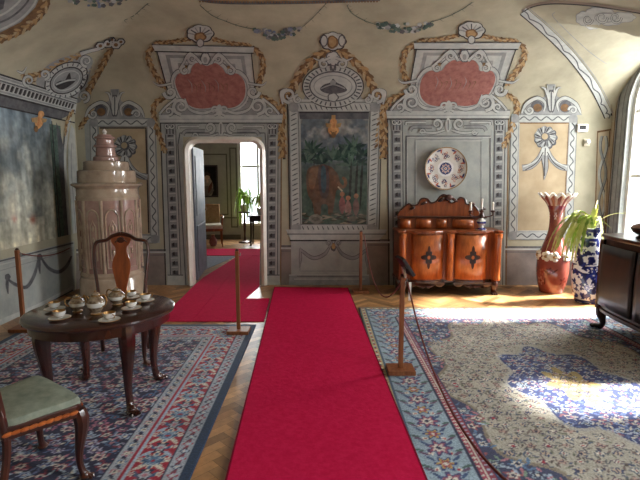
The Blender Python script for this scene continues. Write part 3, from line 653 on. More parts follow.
    mm = vnoise(cv.ny, cv.nx, 8, 21, 3)[..., None]; cv.a = cv.a * (.8 + .4 * mm); m3 = np.clip((vnoise(cv.ny, cv.nx, 20, 77, 4) - .35) * 1.2, .05, .3)[..., None]; cv.a = cv.a * (1 - m3) + np.array((104, 108, 106)) * m3
    x = cv.X / 66
    o = cv.mesh('mural', lambda X, Y: surf(np.stack([300.5 + (X / 66) * 67.5 + Y / 114 * (1.6 - 3 * X / 66), 113 + Y], 1), .0036), 'fresco', wall_back, flip=True)
    o['label'] = 'mural of a brown elephant under palms in the central frame'
    a = Art(); x, y = 333.5, 122; a.oval(x, y + 8, 5.5, 6, 'gold_paint', 4, 4); a.oval(x, y, 3.4, 3.6, 'gold_paint', 4.3); a.poly([(x - 8, y + 1), (x - 2, y + 2), (x - 3, y + 6), (x - 7, y + 5)], OC, 4.1); a.poly([(x + 8, y + 1), (x + 2, y + 2), (x + 3, y + 6), (x + 7, y + 5)], OC, 4.1)
    a.rib([(x, y - 7), (x, y - 3)], 4, OC, 4.2); a.rib([(x - 3, y + 9), (x, y + 12), (x + 3, y + 9)], 1, OD, 4.6); a.oval(x, y + 13, 2.4, 3, OD, 4.5); a.build('painted_mask', wall_back, 'painted golden mask at the top of the elephant mural')
    # crest above
    a = Art(); c = 333
    for s in (-1, 1):
        a.garland([(c + s * 4, 50), (c + s * 17, 57), (c + s * 33, 74), (c + s * 43, 93)], 7)
        a.garland([(c + s * 44, 92), (c + s * 50, 102), (c + s * 51, 120), (c + s * 50.5, 158)], 5.6, L=.6)
        a.scroll(c + s * 44, 95, 7.5, PI / 2, 1.3, -s, 3.2, L=3); a.scroll(c + s * 35, 99, 4.5, -PI / 2, 1.2, s, 2.4, L=3)
        a.line([(c + s * 46, 88), (c + s * 52, 92), (c + s * 50, 104)], 2.6, SL, SD, 3, taper=[.3, 1, .5])
        a.line([(c + s * 3, 57), (c + s * 12, 60), (c + s * 20, 57)], 2.6, SL, SD, 3.4, taper=[1, .8, .2]); a.scroll(c + s * 9, 63, 5, -PI / 2, 1.2, s, 2.4, L=3.4)
    a.oval(c, 86, 31, 22, INK, 1.6, 0); a.oval(c, 86, 30, 21, SL, 1.9)
    for k in range(34):
        t = 2 * PI * k / 34; a.rib([(c + 24.5 * math.cos(t), 86 + 16 * math.sin(t)), (c + 29 * math.cos(t), 86 + 20 * math.sin(t))], 1.4, SD, 2.3)
    a.oval(c, 86, 24, 15.5, SD, 2.6); a.oval(c, 86, 22.6, 14.2, SL, 2.8); a.ring(c, 86, 19, 11, 1, SM, 3)
    a.poly(spl([(c - 13, 89), (c - 9, 84), (c - 3, 82), (c, 78), (c + 4, 82), (c + 10, 85), (c + 14, 90), (c + 6, 93), (c - 6, 93)], 4, True), SD, 3.2); a.line([(c - 12, 88), (c, 84), (c + 12, 88)], 1.6, SM, INK, 3.4); a.oval(c, 82, 3, 2.4, SM, 3.6)
    a.oval(c, 97, 6, 5, SD, 3.4, 5); a.oval(c, 97, 4.6, 4, SL, 3.6, 5)
    a.poly([(c - 30, 100.5), (c - 27, 94), (c + 27, 94), (c + 30, 100.5)], SM, 1.4)
    a.oval(c, 58, 8, 8, SD, 3, 5); a.oval(c, 58, 6.6, 6.8, SL, 3.2, 5); a.rib([(c - 3, 63), (c, 70), (c + 3, 63)], 2, SD, 3.5)
    a.oval(c, 41, 14, 10, INK, 2, 8); a.oval(c, 40.5, 12.8, 9, SL, 2.3, 8); a.oval(c - .5, 41.5, 6, 7, OD, 2.8, 3); a.oval(c - .5, 41, 4, 5.5, OC, 3, 3)
    for s in (-1, 1): a.ring(c + s * 9, 40, 3.4, 5.5, 1.2, SD, 3)
    a.build('painted_crest', ceiling, 'painted grey shell crest with ochre drapery above the elephant mural')
panel_mid()
def end_strip():
    a = Art(); a.poly([(597, 131), (611.5, 129), (604.5, 287), (592, 286)], 'plaster_side', 0); a.rib([(597, 132), (611.5, 129.5)], 1.8, OD, 1, smooth=False); a.rib([(597.5, 132), (593, 285)], 1, OD, 1, smooth=False); a.rib([(609.5, 131), (603.5, 285)], 1, OD, 1, smooth=False)
    for ph in (0, PI): a.rib([(603.5 - (y - 131) * .03 + 3.2 * math.sin((y - 131) * .11 + ph), y) for y in range(136, 284, 5)], 2.6, SM if ph else 'stone_light', 1.2 + ph * .2); a.rib([(603.5 - (y - 131) * .03 + 3.2 * math.sin((y - 131) * .11 + ph) + 1.3, y) for y in range(136, 284, 5)], .8, SD, 2.4)
    a.build('painted_pilaster', wall_back, 'narrow ochre strip with a painted twisting ribbon in the corner')
end_strip()
def vault_art():
    a = Art(); band = spl([(608.5, 117), (604, 107), (592, 84), (570, 55), (545, 30), (523, 11)], 5)
    a.rib(band, 9.5, INK, .5); a.rib([(x + .4, y - .3) for x, y in band], 8, SL, 1)
    P = np.array(band)
    a.rib([(x + 1.6 * math.sin(k * 1.9), y + 1.6 * math.cos(k * 1.9)) for k, (x, y) in enumerate(band)], 1.2, SD, 1.4); a.rib([(x + 5, y - 4) for x, y in band], .8, SM, 1.2)
    a.rib([(522, 11), (535, 4.5), (556, 2), (590, 4), (625, 9), (648, 13)], 3.2, 'ceiling_grey', .8); a.rib([(522, 12), (535, 5.8), (556, 3.4), (590, 5.4), (625, 10.4), (648, 14.4)], 1.2, INK, 1)
    a.rib([(555, 12), (553, 16), (566, 30), (590, 52), (607, 64)], .7, SM, .6); a.build('painted_rib', ceiling, 'grey painted leaf band climbing the vault groin by the window')
    a = Art()
    for x, y, rx, ry in ((584, 18, 8, 7), (592, 22, 9, 7), (602, 14, 14, 6), (610, 19, 14, 6), (622, 17, 14, 5), (596, 12, 10, 5)): a.oval(x, y, rx + .8, ry + .8, SM, .6, 7); a.oval(x, y, rx, ry, SL, .9, 7)
    for x, y, r in ((588, 19, 5), (602, 17, 6), (616, 17, 6)): a.scroll(x, y, r, 0, 1.3, 1, 1.4, L=1.6)
    a.ring(606, 17, 11, 4.5, 1.2, SM, 2); a.build('painted_rosette', ceiling, 'grey painted leafy rosette on the vault above the window')
    rr = random.Random(3)
    def flowers(x0, x1, y0, sag, n, lab, wisps):
        a = Art()
        for k in range(n):
            t = rr.random(); x = x0 + (x1 - x0) * t; y = y0 + sag * math.sin(PI * t) + rr.uniform(-3.5, 3.5) * (.4 + math.sin(PI * t)); r = rr.uniform(1.4, 3.1)
            a.oval(x, y, r, r * .8, rr.choice(['leaf_paint', 'leaf_paint', 'blue_paint', SM, SD, SL]), 1 + .02 * k, 5, .2, n=16)
        for pts in wisps:
            a.rib(pts, .6, 'leaf_paint', .6)
            for q in spl(pts, 3)[::2]:
                for s in (-1, 1): a.rib([q, (q[0] + rr.uniform(2, 5), q[1] + s * rr.uniform(1, 3.5))], 1.5, 'leaf_paint', .8, taper=[.3, 1, .1])
        a.build('painted_garland', ceiling, lab)
    flowers(254, 300, 29, 5, 52, 'painted blue green flower garland between the doorway crest and the shell crest', [[(200, 5), (212, 15), (226, 21), (240, 26), (256, 29)], [(298, 30), (308, 22), (318, 12), (326, 3)]])
    flowers(376, 432, 24, 4, 52, 'painted blue green flower garland between the shell crest and the plate', [[(347, 5), (352, 13), (364, 20), (378, 25)], [(430, 22), (446, 17), (462, 9), (472, 2)]])
    flowers(68, 126, 0, 2, 34, 'painted garland at the head of the vault above the stove', [[(124, 20), (134, 15), (142, 8), (148, 3)]])
    a = Art(); a.rib([(196, -4), (210, 1), (250, 2.5), (320, 1.5), (380, -1)], 3.5, 'stone_dark', .5); a.rib([(196, -7), (210, -2), (250, -.5), (320, -1.5), (380, -4)], 3, OC, .7)
    for k in range(60): a.oval(200 + 3 * k, 1.6 + (.8 * math.sin(PI * k / 60)) - .5, 1, .8, OD, 1.2, n=8)
    a.build('painted_border', ceiling, 'beaded border of the painted ceiling field')
    a = Art(); a.poly([(-40, -30), (44, -30), (48, 0), (44, 12), (24, 30), (0, 42), (-40, 62)], OD, .4)
    a.poly([(-40, -30), (36, -30), (39, -2), (35, 7), (20, 22), (-2, 33), (-40, 50)], SM, .7)
    for d in (0, 7, 14): a.rib([(38 - d, -8), (33 - d, 5 - d * .3), (18 - d, 20 - d * .5), (-4 - d, 31 - d * .7)], 2, SL if d != 7 else SD, 1.2); 
    a.garland([(47, -4), (43, 10), (24, 28), (0, 39), (-30, 52)], 6); a.poly([(-30, 5), (5, -3), (3, 8), (-30, 24)], SD, 1.5); a.build('painted_border', ceiling, 'ochre and grey corner border of the painted ceiling field')
vault_art()
def left_wall():
    a = Art(step=6)
    a.poly([(-40, 262), (-40, 276), (75, 252), (75, 238)], SM, .2) if False else None
    a.poly([(-60, 275), (74, 241), (74, 297), (-60, 357)], 'stone_wash', 0)
    for y0, y1, w, mm in ((271, 243, 1.6, SD), (275, 246, 1.2, SL), (282, 250, .9, SM), (345, 287, 2.4, SL), (349, 290, 1.2, SD)):
        a.rib([(-40, y0), (73, y1)], w, mm, .8, smooth=False)
    a.poly([(-60, 357), (-60, 344), (74, 289), (74, 297)], 'stone_light', .5)
    pts = lambda P: P
    for P in ([(6, 278), (14, 284), (26, 287), (34, 274), (38, 258)], [(40, 257), (48, 268), (58, 272), (66, 266), (71, 256)]): a.line(P, 3, SD, SM, 1.6, taper=[.5, 1, 1.1, 1, .5])
    for x, y in ((7, 277), (39, 257)): a.line([(x, y - 3), (x - .5, y + 8), (x + .5, y + 17)], 3, SD, SM, 1.8, taper=[.6, 1, .2]); a.oval(x, y, 3, 3.4, SD, 2, 5)
    a.build('painted_swag', wall_left, 'grey blue painted dado with drapery swags below the landscape mural')
    # mural
    cv = Canvas(1.75, 1.56, .012, (110, 116, 108)); n1 = vnoise(cv.ny, cv.nx, 40, 31, 5)[..., None]; n2 = vnoise(cv.ny, cv.nx, 14, 32, 4)[..., None]; n3 = vnoise(cv.ny, cv.nx, 26, 35, 3)[..., None]
    up = np.clip(cv.Y / 1.5, 0, 1)[..., None]
    base = (np.array((150, 148, 132)) * (1 - up) + np.array((96, 108, 116)) * up); cv.a = base * (.62 + .74 * n1)
    bl = np.clip((n2 - .5) * 5, 0, 1) * np.clip(1.15 - up * .9, 0, 1); cv.a = cv.a * (1 - bl * .5) + np.array((178, 172, 152)) * bl * .5
    dk = np.clip((n3 - .55) * 6, 0, 1) * (up > .2); cv.a = cv.a * (1 - .35 * dk) + np.array((58, 70, 78)) * .35 * dk
    for x, y, c2 in ((.85, .3, (124, 70, 62)), (1.0, .34, (104, 62, 58)), (.4, .26, (96, 70, 60)), (1.2, .28, (116, 74, 62)), (.2, .34, (98, 90, 72)), (.72, .22, (114, 90, 68))):
        g = np.exp(-(((cv.X - x) / .07) ** 2 + ((cv.Y - y) / .05) ** 2))[..., None] * np.clip((n2 - .35) * 3, 0, 1); cv.a = cv.a * (1 - g) + np.array(c2) * g
    stv = vnoise(cv.ny // 6 + 2, cv.nx, 7, 51, 4); stv = np.repeat(stv, 6, axis=0)[:cv.ny][..., None]; cv.a = cv.a * 1.22 * (.7 + .6 * stv) * (.86 + .28 * vnoise(cv.ny, cv.nx, 5, 44, 3)[..., None])
    o = cv.mesh('mural', lambda X, Y: np.stack([np.full(X.size, XL + .004), 4.45 + X, .8 + Y], 1), 'fresco', wall_left, flip=True); o['label'] = 'weathered misty landscape mural on the side wall'
    # cornice and niche edge, in wall metres through (y, z)
    def lm(p, off):
        k = np.clip((p[:, 1] - ZS) / 1.15, 0, 1); d = 3 * (1 - np.sqrt(1 - k * k))
        nx, nz = np.sqrt(1 - k * k) / 3.0 * 3, k * 1.0
        return np.stack([XL + d + (off + .003) * np.where(k > 0, .93, 1), p[:, 0], p[:, 1] - (off + .003) * np.where(k > 0, .3, 0)], 1)
    b = Art(lm, step=.04)
    b.poly([(4.2, 2.34), (6.4, 2.34), (6.72, 2.47), (4.2, 2.47)], SD, 1.5); b.poly([(4.2, 2.46), (6.78, 2.46), (6.78, 2.66), (4.2, 2.66)], SL, 2)
    for z, w, mm in ((2.47, .022, INK), (2.5, .02, SM), (2.6, .016, SD), (2.63, .02, SM), (2.655, .016, INK), (2.345, .02, INK)): b.rib([(4.2, z), (6.78, z)], w, mm, 2.4, smooth=False)
    for y in np.arange(4.9, 6.7, .075): b.poly([(y, 2.52), (y + .045, 2.52), (y + .045, 2.585), (y, 2.585)], INK, 2.6); b.poly([(y + .045, 2.535), (y + .06, 2.535), (y + .06, 2.6), (y + .045, 2.6)], SM, 2.7)
    b.rib([(6.27, .8), (6.27, 2.26)], .26, 'leaf_paint', 1, smooth=False); b.poly([(6.3, .8), (6.46, .8), (6.46, 1.9), (6.38, 2.2), (6.3, 2.3)], SD, 1.4); b.rib([(6.2, .8), (6.2, 2.3)], .02, INK, 1.8, smooth=False)
    b.rib([(6.42, .8), (6.43, 1.7), (6.5, 2.1), (6.64, 2.4)], .09, SD, 1.9); b.rib([(6.43, .8), (6.44, 1.7), (6.52, 2.1), (6.66, 2.4)], .06, SL, 2.2); b.poly([(6.52, .8), (6.76, .8), (6.76, 2.25), (6.68, 2.3), (6.57, 2.05), (6.52, 1.7)], 'stone_light', 1.2); b.rib([(6.6, .8), (6.6, 1.7), (6.66, 2.05)], .02, SM, 1.6)
    b.garland([(6.5, 2.16), (6.58, 2.36), (6.72, 2.5)], .055, L=3)
    b.build('painted_cornice', wall_left, 'grey painted cornice and niche edge framing the landscape mural')
    a = Art(); x, y = 38, 122; a.oval(x, y, 4.2, 7, 'gold_paint', 4.4, 4, rot=.2); a.oval(x + 2, y - 8, 3, 3.4, 'gold_paint', 4.6); a.poly([(x - 8, y - 4), (x - 1, y - 5), (x - 2, y + 1), (x - 7, y)], OC, 4.5); a.poly([(x + 8, y - 3), (x + 2, y - 4), (x + 3, y + 1), (x + 7, y)], OC, 4.5); a.oval(x - 3, y + 7, 2, 3.4, OD, 4.7); a.build('painted_mask', wall_left, 'painted golden cherub below the side wall cornice')
    a = Art()
    a.garland([(112, 46), (104, 62), (94, 80), (86, 96)], 5.2); a.garland([(80, 55), (62, 62), (44, 72), (28, 76)], 4.6); a.garland([(22, 74), (26, 80), (34, 80)], 4)
    a.poly(spl([(36, 84), (44, 68), (60, 58), (80, 54), (92, 58), (90, 74), (84, 92), (78, 103), (58, 96)], 5, True), SM, 1.4)
    R = lambda rx, ry: [(66 + rx * math.cos(t) * .93 + ry * math.sin(t) * .1, 80 + ry * math.sin(t) - rx * math.cos(t) * .28) for t in np.linspace(0, 2 * PI, 20, endpoint=False)]
    a.poly(R(24, 18), INK, 2); a.poly(R(22.6, 16.8), SL, 2.2); a.poly(R(18.4, 13), INK, 2.5); a.poly(R(17, 11.8), SM, 2.7); a.rib(R(14, 9), .9, SL, 3, closed=True)
    for k in range(22): t = 2 * PI * k / 22; c, s = math.cos(t), math.sin(t); a.rib([(66 + 18.8 * c * .93 + 13.6 * s * .1, 80 + 13.6 * s - 18.8 * c * .28), (66 + 22 * c * .93 + 16.4 * s * .1, 80 + 16.4 * s - 22 * c * .28)], 1.2, SD, 2.9)
    a.poly(spl([(54, 84), (60, 80), (64, 80), (69, 72), (71, 79), (76, 79), (68, 86), (60, 89)], 4, True), INK, 3.2); a.line([(55, 84), (66, 80), (75, 79)], 1.4, SL, SD, 3.4)
    for x, y, r, d in ((28, 80, 6, 1), (84, 96, 6, -1), (86, 60, 6, 1), (44, 74, 5, -1)): a.scroll(x, y, r, PI / 2, 1.3, d, 2.6, L=3.2)
    a.line([(16, 70), (22, 72), (26, 66)], 2.6, SL, SD, 3, taper=[.4, 1, .2]); a.line([(80, 53), (90, 50), (98, 48), (106, 44)], 4, SL, INK, 3, taper=[1, .8, .8, .5])
    for x, y, r in ((100, 45, 5.5), (108, 43, 6), (116, 44, 6), (121, 41, 4.6), (112, 39, 4)): a.oval(x, y, r, r * .8, INK, 3.2, 6); a.oval(x, y, r - 1.2, r * .8 - 1, SL, 3.4, 6); a.oval(x, y, r * .35, r * .3, OD, 3.6)
    a.build('painted_crest', ceiling, 'painted grey oval crest with bow above the landscape mural')
left_wall()


# ------------------------------------------------------------------ carpets
def flat_prism(name, poly, z0, z1, m, **k): return MB().prism(poly, z0, z1, 'xy', 0).build(name, m, **k)
run = [(-.655, 6.62), (-.48, 1.9), (.575, 1.9), (.395, 6.57)]
r = thing('carpet_runner', 'long crimson carpet runner down the middle between the two rugs', 'carpet', (0, 4.3, 0))
MB().prism([(x, y - 4.3) for x, y in run], .009, .017).build('pile', 'carpet_red', r)
m = MB(); m.prism([(-.662, 2.33), (-.650, 2.33), (-.474, -2.4), (-.486, -2.4)], .009, .0178); m.prism([(.39, 2.28), (.402, 2.28), (.582, -2.4), (.57, -2.4)], .009, .0178)
m.prism([(-.662, 2.325), (-.655, 2.31), (.398, 2.26), (.40, 2.275)], .009, .0178); m.build('edge_binding', 'carpet_edge', r)
t = thing('carpet_runner', 'crimson carpet strip running through the open doorway', 'carpet', (-1.4, 6, 0))
MB().prism([(x + 1.4, y - 6) for x, y in ((-1.79, 5.03), (-1.42, 5.03), (-1.46, 7.2), (-1.36, 9.35), (-1.64, 9.35), (-1.845, 7.3), (-1.845, 6.75))], .002, .012).build('pile', 'carpet_red', t)
MB().prism([(x + 1.4, y - 6) for x, y in ((-1.415, 5.03), (-.985, 5.03), (-.985, 6.0), (-.89, 6.7), (-.89, 7.4), (-.85, 9.35), (-1.355, 9.35), (-1.455, 7.2))], .002, .012).build('pile', 'carpet_red', t)
t = tag(flat_prism('carpet_strip', [(-.98, 5.03), (-.62, 5.03), (-.66, 6.02), (-.98, 6.0)], .001, .0085, 'carpet_red'), 'short crimson carpet piece joining the doorway carpet to the runner', 'carpet')
t = tag(flat_prism('carpet_strip', [(-3.4, 9.37), (.4, 9.37), (.4, 10.25), (-3.4, 10.25)], .002, .012, 'carpet_red'), 'crimson carpet crossing the next room behind the doorway', 'carpet')
tag(flat_prism('floor_patch', [(-2.75, 7.9), (-1.98, 7.9), (-1.68, 9.3), (-2.75, 9.3)], .001, .008, 'grey_matte'), 'flat grey patch on the floor beside the doorway carpet in the next room', 'mat')  # thin flat grey sheet laid over this part of the floor

NAVY, ICE, ROSE, CREAM, CRIM, SKYB, GOLDN = (34, 38, 72), (168, 188, 208), (180, 120, 136), (208, 204, 192), (164, 26, 54), (88, 122, 160), (178, 150, 88)
def border_band(c, d0, d1, ground, motif):
    """fill the ring between distances d0 and d1 from the rug edge and run motif(x, y, angle) round it"""
    D = np.minimum(np.minimum(c.X, c.w - c.X), np.minimum(c.Y, c.h - c.Y)); c.a[(D >= d0) & (D < d1)] = ground
    if motif:
        d = (d0 + d1) / 2; step = motif[0]
        for L, f in ((c.w - 2 * d, lambda t: ((d + t, d, 0), (d + t, c.h - d, PI))), (c.h - 2 * d, lambda t: ((d, d + t, PI / 2), (c.w - d, d + t, -PI / 2)))):
            n = max(int(L / step), 1)
            for k in range(n + 1):
                for p in f(L * k / n): motif[1](*p, k)
def rug_left():
    c = Canvas(2.42, 3.75, .0095, NAVY); rr = random.Random(11)
    pal = [((176, 112, 138), NAVY, CREAM), (ICE, (70, 80, 130), CREAM), (SKYB, NAVY, (170, 120, 130)), (CREAM, ROSE, NAVY), ((140, 46, 70), CREAM, NAVY), ((176, 178, 204), (80, 60, 100), CREAM)]
    for j, y in enumerate(np.arange(.3, 3.5, .078)):
        for i, x in enumerate(np.arange(.3, 2.2, .115)):
            X = x + (.0575 if j % 2 else 0) + rr.uniform(-.012, .012); Y = y + rr.uniform(-.01, .01)
            k = (i * 3 + j * 2 + (j // 3)) % 6; c.flower(X, Y, rr.choice((.031, .038, .045)), rr.choice((5, 6, 8)), pal[k], .2, sx=1.25)
            for q in range(3): an = rr.uniform(0, 2 * PI); c.leaf(X + .055 * math.cos(an), Y + .042 * math.sin(an), .024, .0075, an + .6, rr.choice([ICE, ROSE, (96, 110, 150), CREAM, (120, 44, 66)]))
    def gm(x, y, a, k):
        c.flower(x, y, .034, 5, (ROSE if k % 2 else SKYB, CREAM, NAVY), .25); c.leaf(x + .045 * math.cos(a), y + .045 * math.sin(a), .03, .012, a + .7, NAVY)
    def gm2(x, y, a, k):
        c.flower(x, y, .032, 4, (NAVY if k % 2 else CRIM, ICE, CREAM), .2); c.leaf(x + .04 * math.cos(a), y + .04 * math.sin(a), .026, .01, a - .7, (120, 60, 80))
    border_band(c, .47, .485, NAVY, None); border_band(c, .385, .47, (170, 178, 190), (.085, gm)); border_band(c, .365, .385, CRIM, None); border_band(c, .35, .365, ICE, None)
    def mm(x, y, a, k):
        ca, sa = math.cos(a), math.sin(a)
        if k % 2 == 0:
            c.flower(x, y, .094, 8, (CREAM, (70, 104, 142), ICE, (90, 124, 160), CRIM), .22)
        else:
            c.flower(x, y, .062, 6, (NAVY, (170, 178, 190), ROSE), .22)
        for s in (-1, 1):
            u = .125; c.leaf(x + ca * u * .5 - sa * s * .06, y + sa * u * .5 + ca * s * .06, .045, .014, a + s * .8, ICE if k % 2 else CREAM); c.leaf(x + ca * u - sa * s * .05, y + sa * u + ca * s * .05, .032, .012, a - s * .6, (60, 92, 130)); c.flower(x + ca * u * .95 - sa * s * .075, y + sa * u * .95 + ca * s * .075, .022, 5, (CREAM, ROSE), .2)
    border_band(c, .155, .35, CRIM, (.125, mm)); border_band(c, .145, .155, NAVY, None); border_band(c, .06, .145, (162, 172, 186), (.075, gm2)); border_band(c, .0, .06, (30, 54, 84), None)
    n = vnoise(c.ny, c.nx, 30, 3, 4)[..., None]; c.a *= (.84 + .3 * n)
    o = c.mesh('oriental_rug', lambda X, Y: np.stack([-3.11 + X, 1.17 + Y, np.full(X.size, .008)], 1), 'rug_pile', skirt=.0075)
    tag(o, 'navy oriental rug with crimson border under the oval tea table', 'rug')
rug_left()
def rug_right():
    LB, BG = (144, 166, 182), (174, 170, 158); w, h = 2.97, 4.3; c = Canvas(w, h, .0095, BG); rr = random.Random(23); cx, cy = w / 2, h / 2
    u = (c.X - cx) / (w / 2 - .48); v = (c.Y - cy) / (h / 2 - .48); an = np.arctan2(v, u); R = np.hypot(u, v)
    def scat(mask_fn, stepx, stepy, pal, r0, leafs):
        for j, y in enumerate(np.arange(.05, h / 2 + .05, stepy)):
            for i, x in enumerate(np.arange(.05, w / 2 + .05, stepx)):
                X = x + (stepx / 2 if j % 2 else 0); q = pal[(i * 2 + j) % len(pal)]; r = r0 * rr.uniform(.8, 1.25); n = rr.choice((4, 5, 6)); lv = [(rr.uniform(0, 6.28), rr.choice(leafs)) for _ in range(4)]
                for sx in (-1, 1):
                    for sy in (-1, 1):
                        px, py = cx + sx * (w / 2 - X), cy + sy * (h / 2 - y)
                        if mask_fn(px, py):
                            c.flower(px, py, r, n, q, .25, sx=1.2)
                            for a, col in lv: c.leaf(px + sx * math.cos(a) * r * 1.5, py + sy * math.sin(a) * r * 1.5, r * .75, r * .2, sx * sy * (a + .9), col)
    RR = lambda x, y: (math.hypot((x - cx) / (w / 2 - .48), (y - cy) / (h / 2 - .48)), math.atan2((y - cy) / (h / 2 - .48), (x - cx) / (w / 2 - .48)))
    lob = lambda a: .98 + .07 * np.cos(12 * a); med = lambda a: .46 + .05 * np.cos(8 * a) ; 
    c.a[R > lob(an)] = (54, 62, 96); c.a[np.abs(R - lob(an)) < .014] = (134, 124, 108)
    scat(lambda x, y: med(RR(x, y)[1]) + .03 < RR(x, y)[0] < lob(RR(x, y)[1]) - .02, .105, .08, [((92, 70, 92), CREAM, CRIM), ((60, 70, 104), (190, 170, 150), NAVY), ((104, 84, 84), (180, 150, 140), NAVY), ((74, 88, 112), CREAM, (140, 70, 80))], .029, [(88, 96, 100), (112, 96, 92), (72, 84, 110), (104, 108, 92), (70, 64, 84), (84, 76, 70)])
    scat(lambda x, y: RR(x, y)[0] > lob(RR(x, y)[1]) + .02, .13, .1, [((150, 80, 90), CREAM, NAVY), (SKYB, CREAM, NAVY), (LB, NAVY, CREAM)], .042, [ICE, ROSE, SKYB, (120, 150, 130)])
    c.a[R < med(an)] = (50, 64, 116); c.a[np.abs(R - med(an)) < .014] = (170, 170, 166)
    scat(lambda x, y: RR(x, y)[0] < med(RR(x, y)[1]) - .02, .11, .085, [(CREAM, (60, 70, 130), ROSE), (ICE, NAVY, CREAM), ((120, 140, 190), CREAM, NAVY)], .034, [(170, 180, 200), (90, 110, 160), CREAM, (150, 100, 110)])
    c.a[R < .17 + .035 * np.cos(8 * an)] = (176, 156, 104); scat(lambda x, y: RR(x, y)[0] < .15, .08, .07, [((60, 70, 120), CREAM, NAVY), (CREAM, ROSE, NAVY)], .022, [(120, 84, 70), NAVY])
    def bm_(x, y, a, k):
        ca, sa = math.cos(a), math.sin(a)
        if k % 2: c.flower(x, y, .088, 7, ((64, 60, 106), (150, 84, 104), CREAM, NAVY), .22)
        else: c.flower(x, y, .07, 6, ((36, 58, 112), GOLDN, (160, 70, 80), CREAM), .25)
        for s in (-1, 1):
            for q, col in ((.05, (52, 78, 120)), (.1, (96, 70, 100)), (.13, (70, 100, 96))): c.leaf(x + ca * q - sa * s * (.05 + q * .5), y + sa * q + ca * s * (.05 + q * .5), .04, .011, a + s * (.5 + q * 5), col)
            c.flower(x + ca * .1 - sa * s * .06, y + sa * .1 + ca * s * .06, .02, 5, (CREAM, CRIM), .2)
    def dots(x, y, a, k): c.flower(x, y, .016, 4, (CRIM if k % 3 == 0 else (44, 56, 96) if k % 3 == 1 else CREAM,), .2)
    border_band(c, 0, .02, (60, 70, 80), None); border_band(c, .02, .075, (178, 164, 118), (.034, dots)); border_band(c, .075, .09, (60, 84, 110), None); border_band(c, .09, .375, LB, (.15, bm_))
    border_band(c, .375, .392, NAVY, None); border_band(c, .392, .425, (156, 60, 84), (.04, lambda x, y, a, k: c.flower(x, y, .011, 4, (CREAM,), .1))); border_band(c, .425, .437, CREAM, None); border_band(c, .437, .468, (134, 48, 70), (.04, lambda x, y, a, k: c.flower(x, y, .01, 4, (ICE,), .1))); border_band(c, .468, .48, (46, 54, 92), None)
    n = vnoise(c.ny, c.nx, 30, 8, 4)[..., None]; c.a *= (.86 + .26 * n)
    o = c.mesh('oriental_rug', lambda X, Y: np.stack([.47 + X, 1.28 + Y, np.full(X.size, .008)], 1), 'rug_pile', skirt=.0075)
    tag(o, 'pale blue bordered oriental rug with lobed beige field and blue medallion', 'rug')
rug_right()

# ------------------------------------------------------------------ furniture
def cabriole(m, x, y, h, dx, dy, r=.03, foot=True, mi=0, splay=.05, knee=1.5, toe=1.0, top=1.35):
    """curved leg from (x, y, h) that bulges outwards at the knee and at the foot; (dx, dy) points outwards"""
    n = 15; pts = []; rs = []
    prof = [(1, 0.0, top), (.9, .25, knee), (.78, .3, knee * .92), (.6, 0.05, 1.08), (.4, -.25, .8), (.22, -.25, .66), (.1, .1 * toe, .7), (.06, .5 * toe, .9), (0.035, .7 * toe, .95)]
    for t, o, k in prof: pts.append((x + dx * splay * o, y + dy * splay * o, h * t)); rs.append(r * k)
    P = spl([p + (q,) for p, q in zip(pts, rs)], 3); m.tube([p[:3] for p in P], [p[3] for p in P], 10, mi)
    if foot:
        fx, fy = x + dx * splay * .9 * toe, y + dy * splay * .9 * toe; a = math.atan2(dy, dx)
        m.ell((fx, fy, r * .55), (r * 1.25, r * 1.1, r * .55), mi, 12, a)
        for k in (-1, 0, 1):
            b = a + k * .5; m.ell((fx + math.cos(b) * r * 1.0, fy + math.sin(b) * r * 1.0, r * .42), (r * .75, r * .34, r * .42), mi, 8, b)
    return m
